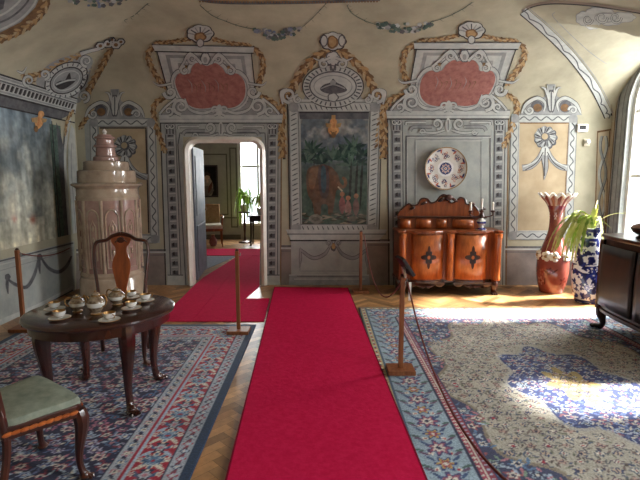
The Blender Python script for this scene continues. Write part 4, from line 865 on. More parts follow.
def make_chair(label, seatm, framem, splatm, loc, rz):
    """Queen Anne chair, front towards +y"""
    t = thing('dining_chair', label, 'chair', loc, rz, None)
    fw, bw, dp, sh = .26, .205, .185, .43
    o = [(-fw, dp - .05), (-fw + .05, dp), (fw - .05, dp), (fw, dp - .05), (bw, -dp), (-bw, -dp)]
    so = spl([(-fw * .93, dp * .8), (-fw * .7, dp * .96), (0, dp * .98), (fw * .7, dp * .96), (fw * .93, dp * .8), (bw * 1.1, 0), (bw * .93, -dp * .9), (0, -dp * .94), (-bw * .93, -dp * .9), (-bw * 1.1, 0)], 4, True)
    m = MB(); n = len(so)
    rings = [(1, sh - .012), (1.005, sh + .006), (.96, sh + .024), (.8, sh + .034), (.4, sh + .04)]
    vs = [(p[0] * k, p[1] * k, z) for k, z in rings for p in so] + [(0, 0, sh + .041)]
    fs = [(i * n + k, i * n + (k + 1) % n, (i + 1) * n + (k + 1) % n, (i + 1) * n + k) for i in range(len(rings) - 1) for k in range(n)] + [((len(rings) - 1) * n + k, (len(rings) - 1) * n + (k + 1) % n, len(rings) * n) for k in range(n)] + [tuple(range(n))[::-1]]
    m.add(vs, fs).build('seat', seatm, t)
    m = MB().prism(o, sh - .07, sh - .005)
    m.tube([(-fw + .05, dp + .004, sh - .06), (0, dp + .006, sh - .05), (fw - .05, dp + .004, sh - .06)], .012, 8)
    rl = m.build('seat_rail', framem, t, bevel=.006)
    for s in (-1, 1):
        m = MB()
        for k in range(9):
            u = (k + .5) / 9; x = s * (fw + (bw - fw) * u) ; y = (dp - .05) * (1 - u) - dp * u; m.ell((x + s * .004, y, sh - .038), (.009, .026, .012), 0, 8, 0, .3 * s)
        m.build('carving', 'burl', rl)
    m = MB()
    for k in range(9): m.ell((-fw + .07 + (2 * fw - .14) * k / 8, dp + .004, sh - .038), (.024, .009, .012), 0, 8)
    m.build('carving', 'burl', rl)
    for s in (-1, 1): cabriole(MB(), s * (fw - .03), dp - .03, sh - .045, s * .7, .7, .026, splay=.04, toe=.35).build('leg', framem, t)
    for s in (-1, 1):
        m = MB(); P = spl([(s * (bw - .015), -dp + .02, sh - .02, .021), (s * (bw - .015), -dp + .01, .25, .019), (s * (bw - .005), -dp - .05, 0.008, .018)], 5); m.tube([p[:3] for p in P], [p[3] for p in P], 8).build('leg', framem, t)
    m = MB()
    for s in (-1, 1):
        P = spl([(s * (bw - .012), -dp + .015, sh - .03, .02), (s * bw * .97, -dp - .005, .6, .017), (s * bw * 1.08, -dp - .04, .78, .018), (s * bw * 1.12, -dp - .075, .92, .017), (s * bw * 1.02, -dp - .095, 1.0, .02), (s * bw * .62, -dp - .1, 1.02, .021), (s * bw * .34, -dp - .103, 1.055, .024), (0, -dp - .105, 1.075, .026)], 5); m.tube([p[:3] for p in P], [p[3] for p in P], 10, 0, .8)
    m.build('back_frame', framem, t)
    hp = [(0, 1.09), (.05, 1.075), (.085, 1.04), (.075, .99), (.05, .955), (.05, .9), (.072, .84), (.078, .77), (.055, .66), (.04, .58), (.05, .53), (.062, .48), (.06, .44)]
    H = spl(hp, 4); P = [(x, z) for x, z in H] + [(-x, z) for x, z in H[::-1]]
    m = MB().prism(P, -.009, .009, 'xz'); 
    m.v = [(x, y - dp - .003 - max(0, (z - .5)) * .175, z) for x, y, z in m.v]; sp = m.build('splat', splatm, t, bevel=.003)
    m = MB().ell((0, -dp - .084, 1.02), (.035, .008, .03), 0); m.tube([(-.05, -dp - .082, 1.0), (0, -dp - .08, 1.045), (.05, -dp - .082, 1.0)], .006, 6); m.build('carving', 'walnut_dark', sp)
    return t
fa = -math.radians(35.5)
fr = Vector((-1.245, 2.27)); fd = Vector((math.cos(fa + PI / 2), math.sin(fa + PI / 2))); rd = Vector((fd.y, -fd.x))
cc = fr - rd * .26 - fd * .135
make_chair('walnut chair with sage green seat in front of the tea table', 'upholstery', 'walnut_dark', 'walnut', (cc.x, cc.y, .0095), fa)
make_chair('walnut chair with tall vase-shaped splat between the tea table and the stove', 'dark_seat', 'walnut_dark', 'walnut', (-1.74, 3.93, .0095), PI + .2)

def make_table():
    t = thing('tea_table', 'oval dark mahogany tea table with claw feet carrying the tea set', 'table', (-1.555, 3.25, .0095), math.radians(22))
    a, b, h = .50, .44, .655
    E = lambda k, z: [(a * k * math.cos(2 * PI * i / 64), b * k * math.sin(2 * PI * i / 64), z) for i in range(64)]
    m = MB(); rg = [E(.94, h - .035), E(.985, h - .032), E(1.0, h - .02), E(.995, h - .006), E(.975, h), E(.5, h)]; n = 64
    vs = [p for r_ in rg for p in r_]; fs = [(i * n + k, i * n + (k + 1) % n, (i + 1) * n + (k + 1) % n, (i + 1) * n + k) for i in range(5) for k in range(n)] + [tuple(5 * n + k for k in range(n)), tuple(range(n))[::-1]]
    m.add(vs, fs, 0).build('tabletop', 'mahogany', t)
    m = MB(); rg = [E(.89, h - .105), E(.92, h - .1), E(.92, h - .034), E(.89, h - .034)]; vs = [p for r_ in rg for p in r_]
    m.add(vs, [(i * n + k, i * n + (k + 1) % n, ((i + 1) % 4) * n + (k + 1) % n, ((i + 1) % 4) * n + k) for i in range(4) for k in range(n)]).build('apron', 'mahogany', t)
    R = Matrix.Rotation(-math.radians(22), 2)
    for x, y in ((.27, -.25), (.27, .25), (-.27, .25), (-.28, -.25)):
        p = R @ Vector((x, y)); d = p.normalized(); cabriole(MB(), p.x, p.y, h - .045, d.x, d.y, .038, splay=.035, knee=1.5, top=1.6).build('leg', 'mahogany', t)
make_table()
TZ = .0095 + .655 + .001
def cup(x, y, rz, label):
    t = thing('teacup', label, 'cup', (x, y, TZ + .0145), rz, 'teacups on the tea table')
    MB().lathe([(.001, 0), (.018, 0), (.018, .004), (.03, .012), (.038, .028), (.0405, .045), (.0385, .045), (.036, .028), (.026, .014), (.001, .01)], 24, mi=[0, 0, 2, 0, 0, 1, 1, 0, 0]).build('bowl', ['porcelain', 'gilt', 'tea_shade'], t)
    MB().tube(spl([(.037, 0, .037), (.055, 0, .036), (.058, 0, .022), (.036, 0, .014)], 5), .0035, 6).build('handle', 'gilt', t)
    s = thing('saucer', label.replace('teacup', 'saucer under the teacup'), 'saucer', (x, y, TZ), rz, 'saucers on the tea table')
    MB().lathe([(.001, 0), (.03, 0), (.045, .006), (.066, .013), (.067, .0155), (.058, .0122), (.03, .0085), (.001, .0085)], 28, mi=[0, 0, 0, 1, 0, 0, 0]).build('dish', ['porcelain', 'cobalt', 'gilt'], s)
    MB().lathe([(.0665, .0125), (.0685, .014), (.0665, .0165)], 28, cap=False).build('rim', 'gilt', s)
cup(-1.71, 2.99, 2.6, 'gilt teacup at the table edge nearest the landscape mural')
cup(-1.86, 3.2, 2.0, 'gilt teacup behind the outer one on the mural side of the table')
cup(-1.365, 2.95, -.6, 'gilt teacup in front of the coffee pot at the near table edge')
cup(-1.33, 3.22, .4, 'gilt teacup on the doorway side of the table')
cup(-1.31, 3.43, .8, 'gilt teacup at the far table edge beneath the chair back')
cup(-1.45, 3.52, 1.2, 'gilt teacup beside the chair splat at the back of the table')
def pot(name, x, y, rz, H, R, label, lidded=True, spout=True):
    t = thing(name, label, 'pot', (x, y, TZ), rz, 'pots of the tea set')
    pr = [(.001, 0), (R * .62, 0), (R * .6, H * .05), (R * .5, H * .09), (R * .8, H * .22), (R, H * .42), (R * .94, H * .58), (R * .62, H * .72), (R * .5, H * .78), (R * .54, H * .82)]
    MB().lathe([p[:2] for p in [tuple(q) for q in spl(pr, 2)]], 24, mi=[1] * 4 + [0] * 5 + [2] * 2 + [0] * 4 + [1] * 6).build('body', ['tea_shade', 'gilt', 'porcelain'], t)
    if lidded:
        l = MB().lathe([(R * .52, H * .82), (R * .5, H * .85), (R * .3, H * .91), (R * .1, H * .93), (.001, H * .935)], 20).build('lid', 'tea_shade', t)
        MB().ell((0, 0, H * .965), (R * .16, R * .16, H * .035), 0, 10).build('knob', 'gilt', l)
    if spout:
        P = spl([(R * .85, 0, H * .32, R * .2), (R * 1.25, 0, H * .42, R * .15), (R * 1.38, 0, H * .62, R * .11), (R * 1.6, 0, H * .78, R * .09)], 5); MB().tube([p[:3] for p in P], [p[3] for p in P], 10).build('spout', 'gilt', t)
    sgn = -1
    MB().tube(spl([(sgn * R * .6, 0, H * .76), (sgn * R * 1.2, 0, H * .82), (sgn * R * 1.5, 0, H * .6), (sgn * R * 1.25, 0, H * .38), (sgn * R * .92, 0, H * .34)], 5), R * .085, 8).build('handle', 'gilt', t)
    if not spout: MB().tube(spl([(R * .6, 0, H * .76), (R * 1.2, 0, H * .82), (R * 1.5, 0, H * .6), (R * 1.25, 0, H * .38), (R * .92, 0, H * .34)], 5), R * .085, 8).build('handle', 'gilt', t)
pot('sugar_bowl', -1.69, 3.18, .4, .125, .05, 'low gilt sugar bowl beside the coffee pot', spout=False)
pot('coffee_pot', -1.53, 3.12, 2.9, .165, .058, 'tallest gilt coffee pot in the middle of the tea set')
pot('teapot', -1.49, 3.36, -.3, .13, .06, 'round gilt teapot behind the coffee pot')

def stove():
    t = thing('tiled_stove', 'tall round pinkish tiled stove in the corner', 'stove', (-2.72, 6.06, 0)); r = .365
    fl = lambda a, i: 1
    MB().lathe([(.42, 0), (.42, .1), (.41, .12), (.4, .3), (.385, .33), (.39, .36), (.37, .4)], 48).build('base', 'stove_glaze', t)
    b = MB().lathe([(r, .36), (r, .42), (r, 1.3), (r, 1.36)], 64).build('body', 'stove_pink', t)
    for k in range(10):
        a = 2 * PI * (k + .28) / 10; m = MB(); rr = r + .002
        P = [(-.075, .46), (-.075, 1.08)] + [(-.075 + .075 * (1 - math.cos(PI * q / 8)), 1.08 + .11 * math.sin(PI * q / 8)) for q in range(1, 8)] + [(.075, 1.08), (.075, .46)]
        m.tube([(rr * math.cos(a + x / r), rr * math.sin(a + x / r), z) for x, z in P + P[:1]], .011, 6)
        m.tube([((rr - .002) * math.cos(a + x / r), (rr - .002) * math.sin(a + x / r), z) for x, z in [(-.035, .56), (-.035, .98), (0, 1.06), (.035, .98), (.035, .56), (-.035, .56)]], .008, 6)
        for z in (.66, .82, .96): m.ell((rr * math.cos(a), rr * math.sin(a), z), (.018, .018, .04), 0, 8)
        m.build('relief_panel', 'stove_glaze', b)
        a += PI / 10; MB().tube([((r + .004) * math.cos(a), (r + .004) * math.sin(a), z) for z in np.linspace(.4, 1.3, 6)], [.022, .018, .018, .018, .018, .022], 8).build('rib', 'stove_glaze', b)
    MB().lathe([(r + .012, 1.3), (r + .016, 1.34), (r + .004, 1.36), (r + .004, 1.44), (r + .03, 1.465), (.42, 1.48), (.425, 1.5), (.4, 1.515), (.35, 1.52)], 64).build('cornice', 'stove_glaze', t)
    MB().lathe([(.345, 1.515), (.35, 1.53), (.345, 1.66), (.33, 1.672)], 64).build('tier', 'stove_glaze', t)
    MB().lathe([(.27, 1.668), (.275, 1.68), (.268, 1.775), (.255, 1.785), (.2, 1.79)], 56).build('tier', 'stove_glaze', t)
    c = MB().lathe([(.15, 1.785), (.155, 1.8), (.148, 1.84), (.118, 1.85), (.12, 1.87), (.114, 1.94), (.116, 1.95), (.138, 1.958), (.136, 1.985), (.106, 1.992), (.1, 2.05), (.102, 2.058), (.124, 2.064), (.12, 2.088), (.09, 2.095), (.085, 2.115), (.03, 2.12)], 40).build('crown', 'stove_pink', t)
    MB().lathe([(.03, 2.115), (.018, 2.13), (.03, 2.15), (.02, 2.17), (.001, 2.19)], 16).build('finial', 'porcelain', c)
stove()

def sideboard():
    X0, Y1 = 1.75, 6.72; t = thing('sideboard', 'walnut serpentine sideboard with carved crest below the wall plate', 'sideboard', (X0, Y1, 0))
    W2, D = .685, .46
    half = [(0, -D + .02), (.05, -D + .02), (.09, -D + .03), (.2, -D - .03), (.33, -D - .05), (.45, -D - .025), (.52, -D + .03), (.575, -D + .045), (.61, -D), (.685, -D), (.685, 0)]
    pl = [(-x, y) for x, y in half[::-1]] + half[1:]
    sm = lambda k, dy: [(x * k, min(y * k + dy, 0)) for x, y in pl]
    MB().prism(pl, .17, .84).build('body', 'walnut', t, bevel=.004)
    MB().prism(sm(1.035, -.004), .84, .872).build('top', 'walnut', t, bevel=.01)
    m = MB().prism(sm(1.02, -.002), .16, .2); m.build('base_moulding', 'walnut_dark', t, bevel=.008)
    m = MB(); A = []
    for s in (-1, 1):
        P = [(s * .06, .17)] + [(s * (.06 + .52 * k / 24), .135 - .03 * abs(math.sin(PI * k / 6)) - (.02 if 9 < k < 15 else 0)) for k in range(25)] + [(s * .58, .17)]
        n0 = len(P); f = lambda x: -D - .02 - .035 * math.exp(-((abs(x) - .33) / .14) ** 2)
        m.add([(x, f(x), z) for x, z in P] + [(x, f(x) + .02, z) for x, z in P], [tuple(range(n0)), tuple(range(2 * n0 - 1, n0 - 1, -1))] + [(k, k + n0, (k + 1) % n0 + n0, (k + 1) % n0) for k in range(n0)], 0, False)
    m.build('apron', 'walnut_dark', t)
    for s in (-1, 1):
        f = lambda u: (s * (.085 + .42 * u), -D - .008 - .052 * math.sin(PI * u) + .03 * (2 * u - 1) ** 8)
        d = MB().grid(lambda u, v: (f(u)[0], f(u)[1], .215 + .6 * v), 24, 2).build('door', 'burl', t); md = d.modifiers.new('s', 'SOLIDIFY'); md.thickness = .014; md.offset = 0
        m = MB(); px = lambda x, z: (lambda u: (f(u)[0], f(u)[1] - .0085, z))((s * x - .085) / .42 if True else 0)
        def shape(pts, mm):
            n = len(pts); c = px(s * .295, .52); q = [px(s * (.295 + x * g), .52 + z * g) for g in (.25, .5, .75, 1) for x, z in pts]; m.add([(c[0], c[1] - .001 * mm, c[2])] + [(a_, b_ - .001 * mm, c_) for a_, b_, c_ in q], [(0, k + 1, (k + 1) % n + 1) for k in range(n)] + [(1 + g * n + k, 1 + g * n + (k + 1) % n, 1 + (g + 1) * n + (k + 1) % n, 1 + (g + 1) * n + k) for g in range(3) for k in range(n)], mm, False)
        shape([(.1 * (.66 + .3 * math.cos(4 * a) + .1 * math.cos(8 * a)) * math.cos(a), .15 * (.66 + .3 * math.cos(4 * a) + .1 * math.cos(8 * a)) * math.sin(a)) for a in np.linspace(0, 2 * PI, 64, endpoint=False)], 0)
        shape([(.06 * math.cos(a) * (1 + .2 * math.cos(6 * a)), .08 * math.sin(a) * (1 + .2 * math.cos(6 * a))) for a in np.linspace(0, 2 * PI, 40, endpoint=False)], 1)
        shape([(.02 * math.cos(a), .026 * math.sin(a)) for a in np.linspace(0, 2 * PI, 16, endpoint=False)], 2)
        m.build('inlay', ['walnut_dark', 'ebony', 'burl'], d)
    for x in (-.64, 0, .64):
        c = MB().lathe([(.036, .2), (.046, .21), (.046, .235), (.04, .245), (.042, .5), (.04, .76), (.046, .77), (.05, .79), (.05, .835)], 20, (x, -D - .028)).build('column', 'burl', t)
    for x, y in ((-.62, -D + .03), (.62, -D + .03)):
        m = MB(); P = spl([(x, y, .17, .055), (x, y - .02, .13, .06), (x, y - .025, .09, .045), (x, y - .01, .045, .034), (x, y - .03, .02, .042)], 4); m.tube([p[:3] for p in P], [p[3] for p in P], 12)
        for k in (-1, 0, 1): m.ell((x + k * .03, y - .06, .016), (.016, .03, .016), 0, 8)
        m.build('foot', 'walnut_dark', t)
    for x in (-.62, .62): MB().box((x, -.05, .085), (.08, .08, .17)).build('foot', 'walnut_dark', t)
    # drawer tier and crest
    tier = MB().box((-.06, -.11, .945), (1.16, .2, .15)).build('drawer_tier', 'walnut', t, bevel=.006)
    for x, w_ in ((-.56, .15), (-.31, .21), (-.06, .15), (.24, .3)):
        d = MB().grid(lambda u, v: (x + (u - .5) * w_, -.215 - .035 * math.sin(PI * u), .885 + .12 * v), 14, 2).build('drawer', 'burl', t); md = d.modifiers.new('s', 'SOLIDIFY'); md.thickness = .012
    MB().box((-.06, -.12, 1.03), (1.24, .24, .022)).build('shelf', 'walnut_dark', t, bevel=.006)
    H = [(105, 155), (120, 130), (150, 105), (165, 112), (185, 108), (200, 85), (225, 85), (240, 100), (260, 95), (275, 76), (290, 68), (307, 76), (320, 100), (340, 95), (355, 80), (375, 85), (385, 105), (412, 112), (430, 130), (442, 155)]
    P = [((370 + x / 4 - 320) / 71.3 - X0 + .02, 1.04 + (155 - y) / 4 / 71.3) for x, y in spl(H, 4)]
    cr = MB().prism(P, -.09, -.05, 'xz').build('crest_board', 'walnut', t, bevel=.005)
    MB().tube([(x, -.094, z - .004) for x, z in P[4:-4]], .012, 7).build('crest_moulding', 'walnut_dark', cr); m = MB(); m.ell((.05, -.1, 1.3), (.07, .03, .045), 0, 12)
    for s in (-1, 1): m.ell((.05 + s * .09, -.1, 1.27), (.06, .02, .022), 0, 10, 0, s * .5)
    m.build('carving', 'walnut_dark', cr)
    for s in (-1, 1):
        MB().ell((.05 + s * .34, -.1, 1.22), (.05, .02, .02), 0, 10, 0, s * .4).build('carving', 'walnut_dark', cr); MB().ell((.05 + s * .5, -.1, 1.15), (.045, .018, .02), 0, 10, 0, s * .4).build('carving', 'walnut_dark', cr)
sideboard()
def candelabrum():
    t = thing('candelabrum', 'small three-armed candelabrum with white candles on the sideboard', 'candelabrum', (2.19, 6.36, .872)); t.scale = (1.2, 1.2, 1.2)
    MB().lathe([(.001, 0), (.06, 0), (.062, .01), (.03, .025), (.025, .05), (.05, .075), (.055, .1), (.03, .125), (.02, .14)], 20, mi=[0, 0, 1, 0, 0, 1, 0, 0]).build('base', ['porcelain', 'cobalt'], t)
    MB().lathe([(.02, .13), (.035, .155), (.028, .18), (.012, .2), (.014, .235)], 16).build('stem', 'walnut_dark', t)
    for dx in (-.125, 0, .125):
        m = MB()
        if dx: m.tube(spl([(0, 0, .17), (dx * .5, 0, .15), (dx, 0, .17), (dx, 0, .2)], 5), .008, 8)
        m.lathe([(.01, .195), (.024, .205), (.026, .22), (.014, .225)], 14, (dx, 0)); m.build('arm', 'walnut_dark', t)
        MB().lathe([(.012, .222), (.012, .35 if not dx else .31), (.004, .358 if not dx else .318)], 12, (dx, 0)).build('candle', 'wax', t)
candelabrum()
def imari_plate():
    t = thing('wall_plate', 'round blue and red patterned porcelain plate hung above the sideboard', 'plate', (1.79, 6.793, 1.705))
    R = .3; c = Canvas(2 * PI, 1, .018, (218, 216, 210)); rr = random.Random(2)
    d = Canvas(.62, .62, .0045, (204, 200, 194)); cx = .31
    for k in range(8):
        a = 2 * PI * k / 8; x, y = cx + .2 * math.cos(a), cx + .2 * math.sin(a)
        for q in range(13): an = rr.uniform(0, 6.28); d.flower(x + .05 * math.cos(an) * rr.random(), y + .06 * math.sin(an) * rr.random(), rr.uniform(.013, .026), 5, (rr.choice([(36, 44, 96), (150, 74, 62), (44, 54, 108), (30, 38, 84), (172, 108, 88)]), (226, 214, 196)), .25)
        d.leaf(cx + .27 * math.cos(a + .39), cx + .27 * math.sin(a + .39), .05, .012, a + .39 + PI / 2, (52, 56, 100)); d.leaf(cx + .25 * math.cos(a + .3), cx + .25 * math.sin(a + .3), .035, .012, a, (174, 92, 74))
    Rr = np.hypot(d.X - cx, d.Y - cx); an = np.arctan2(d.Y - cx, d.X - cx)
    d.a[(Rr < .115)] = (220, 220, 220); d.a[(Rr < .085)] = (48, 54, 104)
    for k in range(8): d.flower(cx + .05 * math.cos(k * PI / 4), cx + .05 * math.sin(k * PI / 4), .02, 4, ((214, 206, 200), (166, 84, 70)), .2)
    d.flower(cx, cx, .022, 6, ((220, 214, 206), (160, 70, 60)), .2); d.a[(Rr > .288)] = (150, 120, 84)
    def prof(r): return -.018 - .03 * np.clip((r - .17) / .13, 0, 1) ** 1.5
    c2 = Canvas(2 * PI, .302, .006, (0, 0, 0)); xi = np.clip(((cx + c2.Y * np.cos(c2.X)) / d.res).astype(int), 0, d.nx - 1); yi = np.clip(((cx + c2.Y * np.sin(c2.X)) / d.res).astype(int), 0, d.ny - 1); c2.a = d.a[yi, xi]
    c2.mesh('dish', lambda A, r: np.stack([r * np.cos(A), prof(r), r * np.sin(A)], 1), 'glaze_paint', t)
    MB().lathe([(.001, 0), (.15, 0), (.16, .008), (.297, .043), (.303, .047)], 48, cap=False).build('back', 'porcelain', t).rotation_euler = (PI / 2, 0, 0)
imari_plate()
def lathe_canvas(name, c, prof, parent, wob=None):
    """wrap a canvas (circumference by height) on a turned profile [(r, z)]"""
    z = np.array([p[1] for p in prof]); r = np.array([p[0] for p in prof]); L = np.r_[0, np.cumsum(np.hypot(np.diff(r), np.diff(z)))]
    def fn(X, Y):
        s = Y / c.h * L[-1]; A = X / c.w * 2 * PI; R = np.interp(s, L, r); Z = np.interp(s, L, z)
        if wob is not None: R, Z = wob(A, R, Z, s / L[-1])
        return np.stack([R * np.cos(A), R * np.sin(A), Z], 1)
    return c.mesh(name, fn, 'glaze_paint', parent)
def red_vase():
    t = thing('floor_vase', 'tall red floor vase with flared ruffled white rim', 'vase', (3.22, 6.4, 0)); rr = random.Random(4)
    pr = [tuple(p) for p in spl([(.001, 0), (.14, 0), (.155, .03), (.19, .16), (.208, .34), (.19, .52), (.13, .7), (.088, .85), (.078, .98), (.09, 1.12), (.14, 1.24), (.215, 1.33), (.226, 1.34)], 6)]
    c = Canvas(1.5, 1.6, .008, (138, 72, 62))
    n = vnoise(c.ny, c.nx, 24, 3, 4)[..., None]; c.a = c.a * (.75 + .5 * n)
    for k in range(26):
        x, y = rr.uniform(0, 1.5), rr.choice([rr.uniform(.25, .6), rr.uniform(.3, .5), rr.uniform(.9, 1.2)]); c.flower(x, y, rr.uniform(.04, .075), 5, (rr.choice([(108, 40, 34), (170, 98, 80), (186, 130, 110)]), (140, 60, 48)), .3); c.leaf(x + .08, y, .06, .014, rr.uniform(0, 6), (96, 44, 36))
    c.a[(c.Y > 1.36) & (c.Y < 1.42)] = (120, 40, 48); c.a[(c.Y > 1.42) & (np.sin(c.X * 58) > .2)] = (200, 170, 160)
    for x in np.arange(.1, 1.5, .3): c.flower(x, 1.27, .06, 6, ((220, 206, 200), (170, 100, 96)), .25)
    c.a[c.Y > 1.575] = (236, 232, 228)
    wob = lambda A, R, Z, s: (R * (1 + .05 * np.clip((s - .9) / .1, 0, 1) * np.cos(14 * A)), Z + .022 * np.clip((s - .9) / .1, 0, 1) * np.cos(14 * A))
    b = lathe_canvas('body', c, pr, t, wob); md = b.modifiers.new('s', 'SOLIDIFY'); md.thickness = .008; md.offset = -1
    m = MB(); m.tube([(.226 * (1 + .045 * math.cos(14 * a)) * math.cos(a), .226 * (1 + .045 * math.cos(14 * a)) * math.sin(a), 1.348 + .021 * math.cos(14 * a)) for a in np.linspace(0, 2 * PI, 141)], .008, 7)
    m.build('rim', 'porcelain', t)
    for a in (-2.5, -1.95, -1.05, -.5, -3.3):
        m = MB()
        for q in range(5): b_ = a + .2 * math.cos(q * 1.256); z = .56 + .045 * math.sin(q * 1.256); m.ell((.188 * math.cos(b_), .188 * math.sin(b_), z - .04), (.036, .036, .03), 0, 8)
        m.ell((.206 * math.cos(a), .206 * math.sin(a), .52), (.022, .022, .022), 1, 8); m.build('relief_flower', ['porcelain', 'ochre'], t)
red_vase()
def blue_vase():
    t = thing('floor_vase', 'blue and white floor vase holding the arching plant', 'vase', (3.42, 5.88, 0)); rr = random.Random(14)
    pr = [tuple(p) for p in spl([(.001, 0), (.13, 0), (.14, .03), (.165, .12), (.19, .3), (.187, .5), (.165, .68), (.125, .8), (.1, .87), (.115, .93), (.125, .95)], 6)]
    c = Canvas(1.2, 1.15, .007, (222, 222, 226)); n = vnoise(c.ny, c.nx, 9, 15, 3); c.a[n > .46] = (34, 44, 112); c.a[n > .6] = (22, 28, 76)
    for k in range(70): c.leaf(rr.uniform(0, 1.2), rr.uniform(.15, 1.1), rr.uniform(.03, .09), rr.uniform(.01, .02), rr.uniform(0, 6), rr.choice([(30, 38, 104), (50, 64, 146), (224, 224, 228), (224, 224, 228)]))
    for k in range(14): c.flower(rr.uniform(0, 1.2), rr.uniform(.2, .95), rr.uniform(.035, .06), 6, (rr.choice([(228, 228, 230), (40, 52, 132)]), (60, 76, 160), (228, 228, 230)), .3)
    for y0, y1, col in ((.16, .19, (30, 38, 100)), (.98, 1.02, (36, 46, 120)), (1.1, 1.15, (30, 38, 100))): c.a[(c.Y > y0) & (c.Y < y1)] = col
    b = lathe_canvas('body', c, pr, t); md = b.modifiers.new('s', 'SOLIDIFY'); md.thickness = .007; md.offset = -1
    MB().lathe([(.001, .87), (.095, .87), (.09, .88), (.001, .885)], 20).build('soil', 'walnut_dark', t)
blue_vase()
def plant():
    t = thing('spider_plant', 'yellow green plant arching out of the blue and white vase', 'plant', (3.42, 5.88, .884)); rr = random.Random(9)
    def blade(P, w, mm):
        Q = np.array(spl(P, 7)); n = len(Q); T = np.gradient(Q, axis=0); m = MB(); vs = []
        for k in range(n):
            sd = np.cross(T[k], (0, 0, 1)); l = np.linalg.norm(sd); sd = sd / l if l > 1e-3 else np.array((1, 0, 0)); ww = w * (math.sin(PI * min(.12 + k / n * .88, 1)) ** .7) * (1 if k % 2 else .62); vs += [tuple(Q[k] + sd * ww), tuple(Q[k] - np.array((0, 0, ww * .45))), tuple(Q[k] - sd * ww)]
        m.add(vs, [(3 * k + a, 3 * k + a + 1, 3 * k + a + 4, 3 * k + a + 3) for k in range(n - 1) for a in (0, 1)]).build('leaf', mm, t)
    for (dx, dy, up, dz, w) in ((-.5, -.02, .06, -.3, .03), (-.46, -.1, .1, -.22, .03), (-.54, .05, .08, -.36, .028), (-.4, -.08, .05, -.42, .03), (-.32, -.12, .08, -.36, .03), (-.44, -.05, .14, -.1, .028), (-.26, -.14, .06, -.42, .026), (-.2, -.16, .08, -.3, .026), (-.36, .06, .14, -.04, .026), (-.5, -.08, .03, -.34, .03), (-.38, -.14, .02, -.46, .028), (-.28, -.1, .02, -.48, .026), (-.42, .02, .1, -.3, .03), (-.34, -.04, .12, -.22, .028), (-.22, -.12, .1, -.14, .026), (.05, -.18, .08, -.16, .022)):
        blade([(0, 0, -.02), (dx * .2, dy * .2, up + .1), (dx * .55, dy * .55, up + .13), (dx * .85, dy * .85, dz * .2 + .07), (dx, dy, dz * .72)], w * 1.25, rr.choice(['leaf_green', 'leaf_yellow', 'leaf_yellow']))
    for (dx, dy, z, w) in ((.02, -.02, .42, .036), (.05, .02, .36, .032), (-.02, -.05, .33, .034), (-.08, .02, .2, .03), (-.13, -.04, .13, .03)): blade([(0, 0, -.02), (dx * .4, dy * .4, z * .4), (dx, dy, z * .8), (dx * 1.5, dy * 1.5, z)], w, 'leaf_yellow')
    blade([(0, 0, -.02), (.08, -.05, .18), (.2, -.12, .26), (.34, -.2, .27)], .022, 'leaf_yellow'); blade([(0, 0, -.02), (.07, .05, .14), (.16, .08, .16), (.28, .06, .06)], .025, 'leaf_green')
plant()
def commode():
    t = thing('commode', 'dark bombe chest on short curved feet by the window wall', 'chest', (3.3, 4.2, .0095))
    P = spl([(-.34, .66), (-.4, .4), (-.41, 0), (-.4, -.4), (-.34, -.66)], 6); out = P + [(.34, -.66), (.34, .66)]
    m = MB(); n = len(out); rings = [(.985, .2), (1, .24), (1.03, .45), (1.02, .7), (.98, .96)]; vs = [(x * k if x < 0 else x, y * (1 if k < 1.01 else 1.01), z) for k, z in rings for x, y in out]
    m.add(vs, [(i * n + k, i * n + (k + 1) % n, (i + 1) * n + (k + 1) % n, (i + 1) * n + k) for i in range(4) for k in range(n)] + [tuple(range(n))[::-1], tuple(4 * n + k for k in range(n))], 0, False).build('body', 'ebony', t)
    MB().prism([(x * 1.04 if x < 0 else x, y * 1.03) for x, y in out], .96, 1.0).build('top', 'walnut_dark', t, bevel=.012)
    MB().prism([(x * 1.03 if x < 0 else x, y * 1.02) for x, y in out], .19, .235).build('base_moulding', 'ebony', t, bevel=.01)
    for s in (-1, 1):
        d = MB().grid(lambda u, v: (-(.425 + .012 * math.sin(PI * v)) * (1 - .07 * (s * .5 + (u - .5) * .96) ** 2) - .006, s * .3 + (u - .5) * .56, .27 + .63 * v), 12, 6).build('door', 'ebony', t); md = d.modifiers.new('s', 'SOLIDIFY'); md.thickness = .014
    for y in (-.62, .62): MB().tube([(-.36, y, z) for z in np.linspace(.22, .94, 5)], .035, 10).build('corner_post', 'mahogany', t)
    for x, y in ((-.33, .6), (-.33, -.6), (.28, .6), (.28, -.6)): cabriole(MB(), x, y, .215, -.8 if x < 0 else .5, .5 if y > 0 else -.5, .042, splay=.04, knee=1.3).build('foot', 'ebony', t)
    b = thing('serving_bowl', 'low brown lidded bowl on top of the dark chest', 'bowl', (3.08, 4.42, 1.011))
    MB().lathe([(.001, 0), (.07, 0), (.075, .01), (.05, .03), (.1, .06), (.125, .1), (.12, .105)], 24).build('dish', 'walnut_dark', b); MB().lathe([(.12, .103), (.1, .125), (.05, .145), (.02, .15), (.03, .165), (.001, .18)], 24).build('lid', 'walnut', b)
commode()

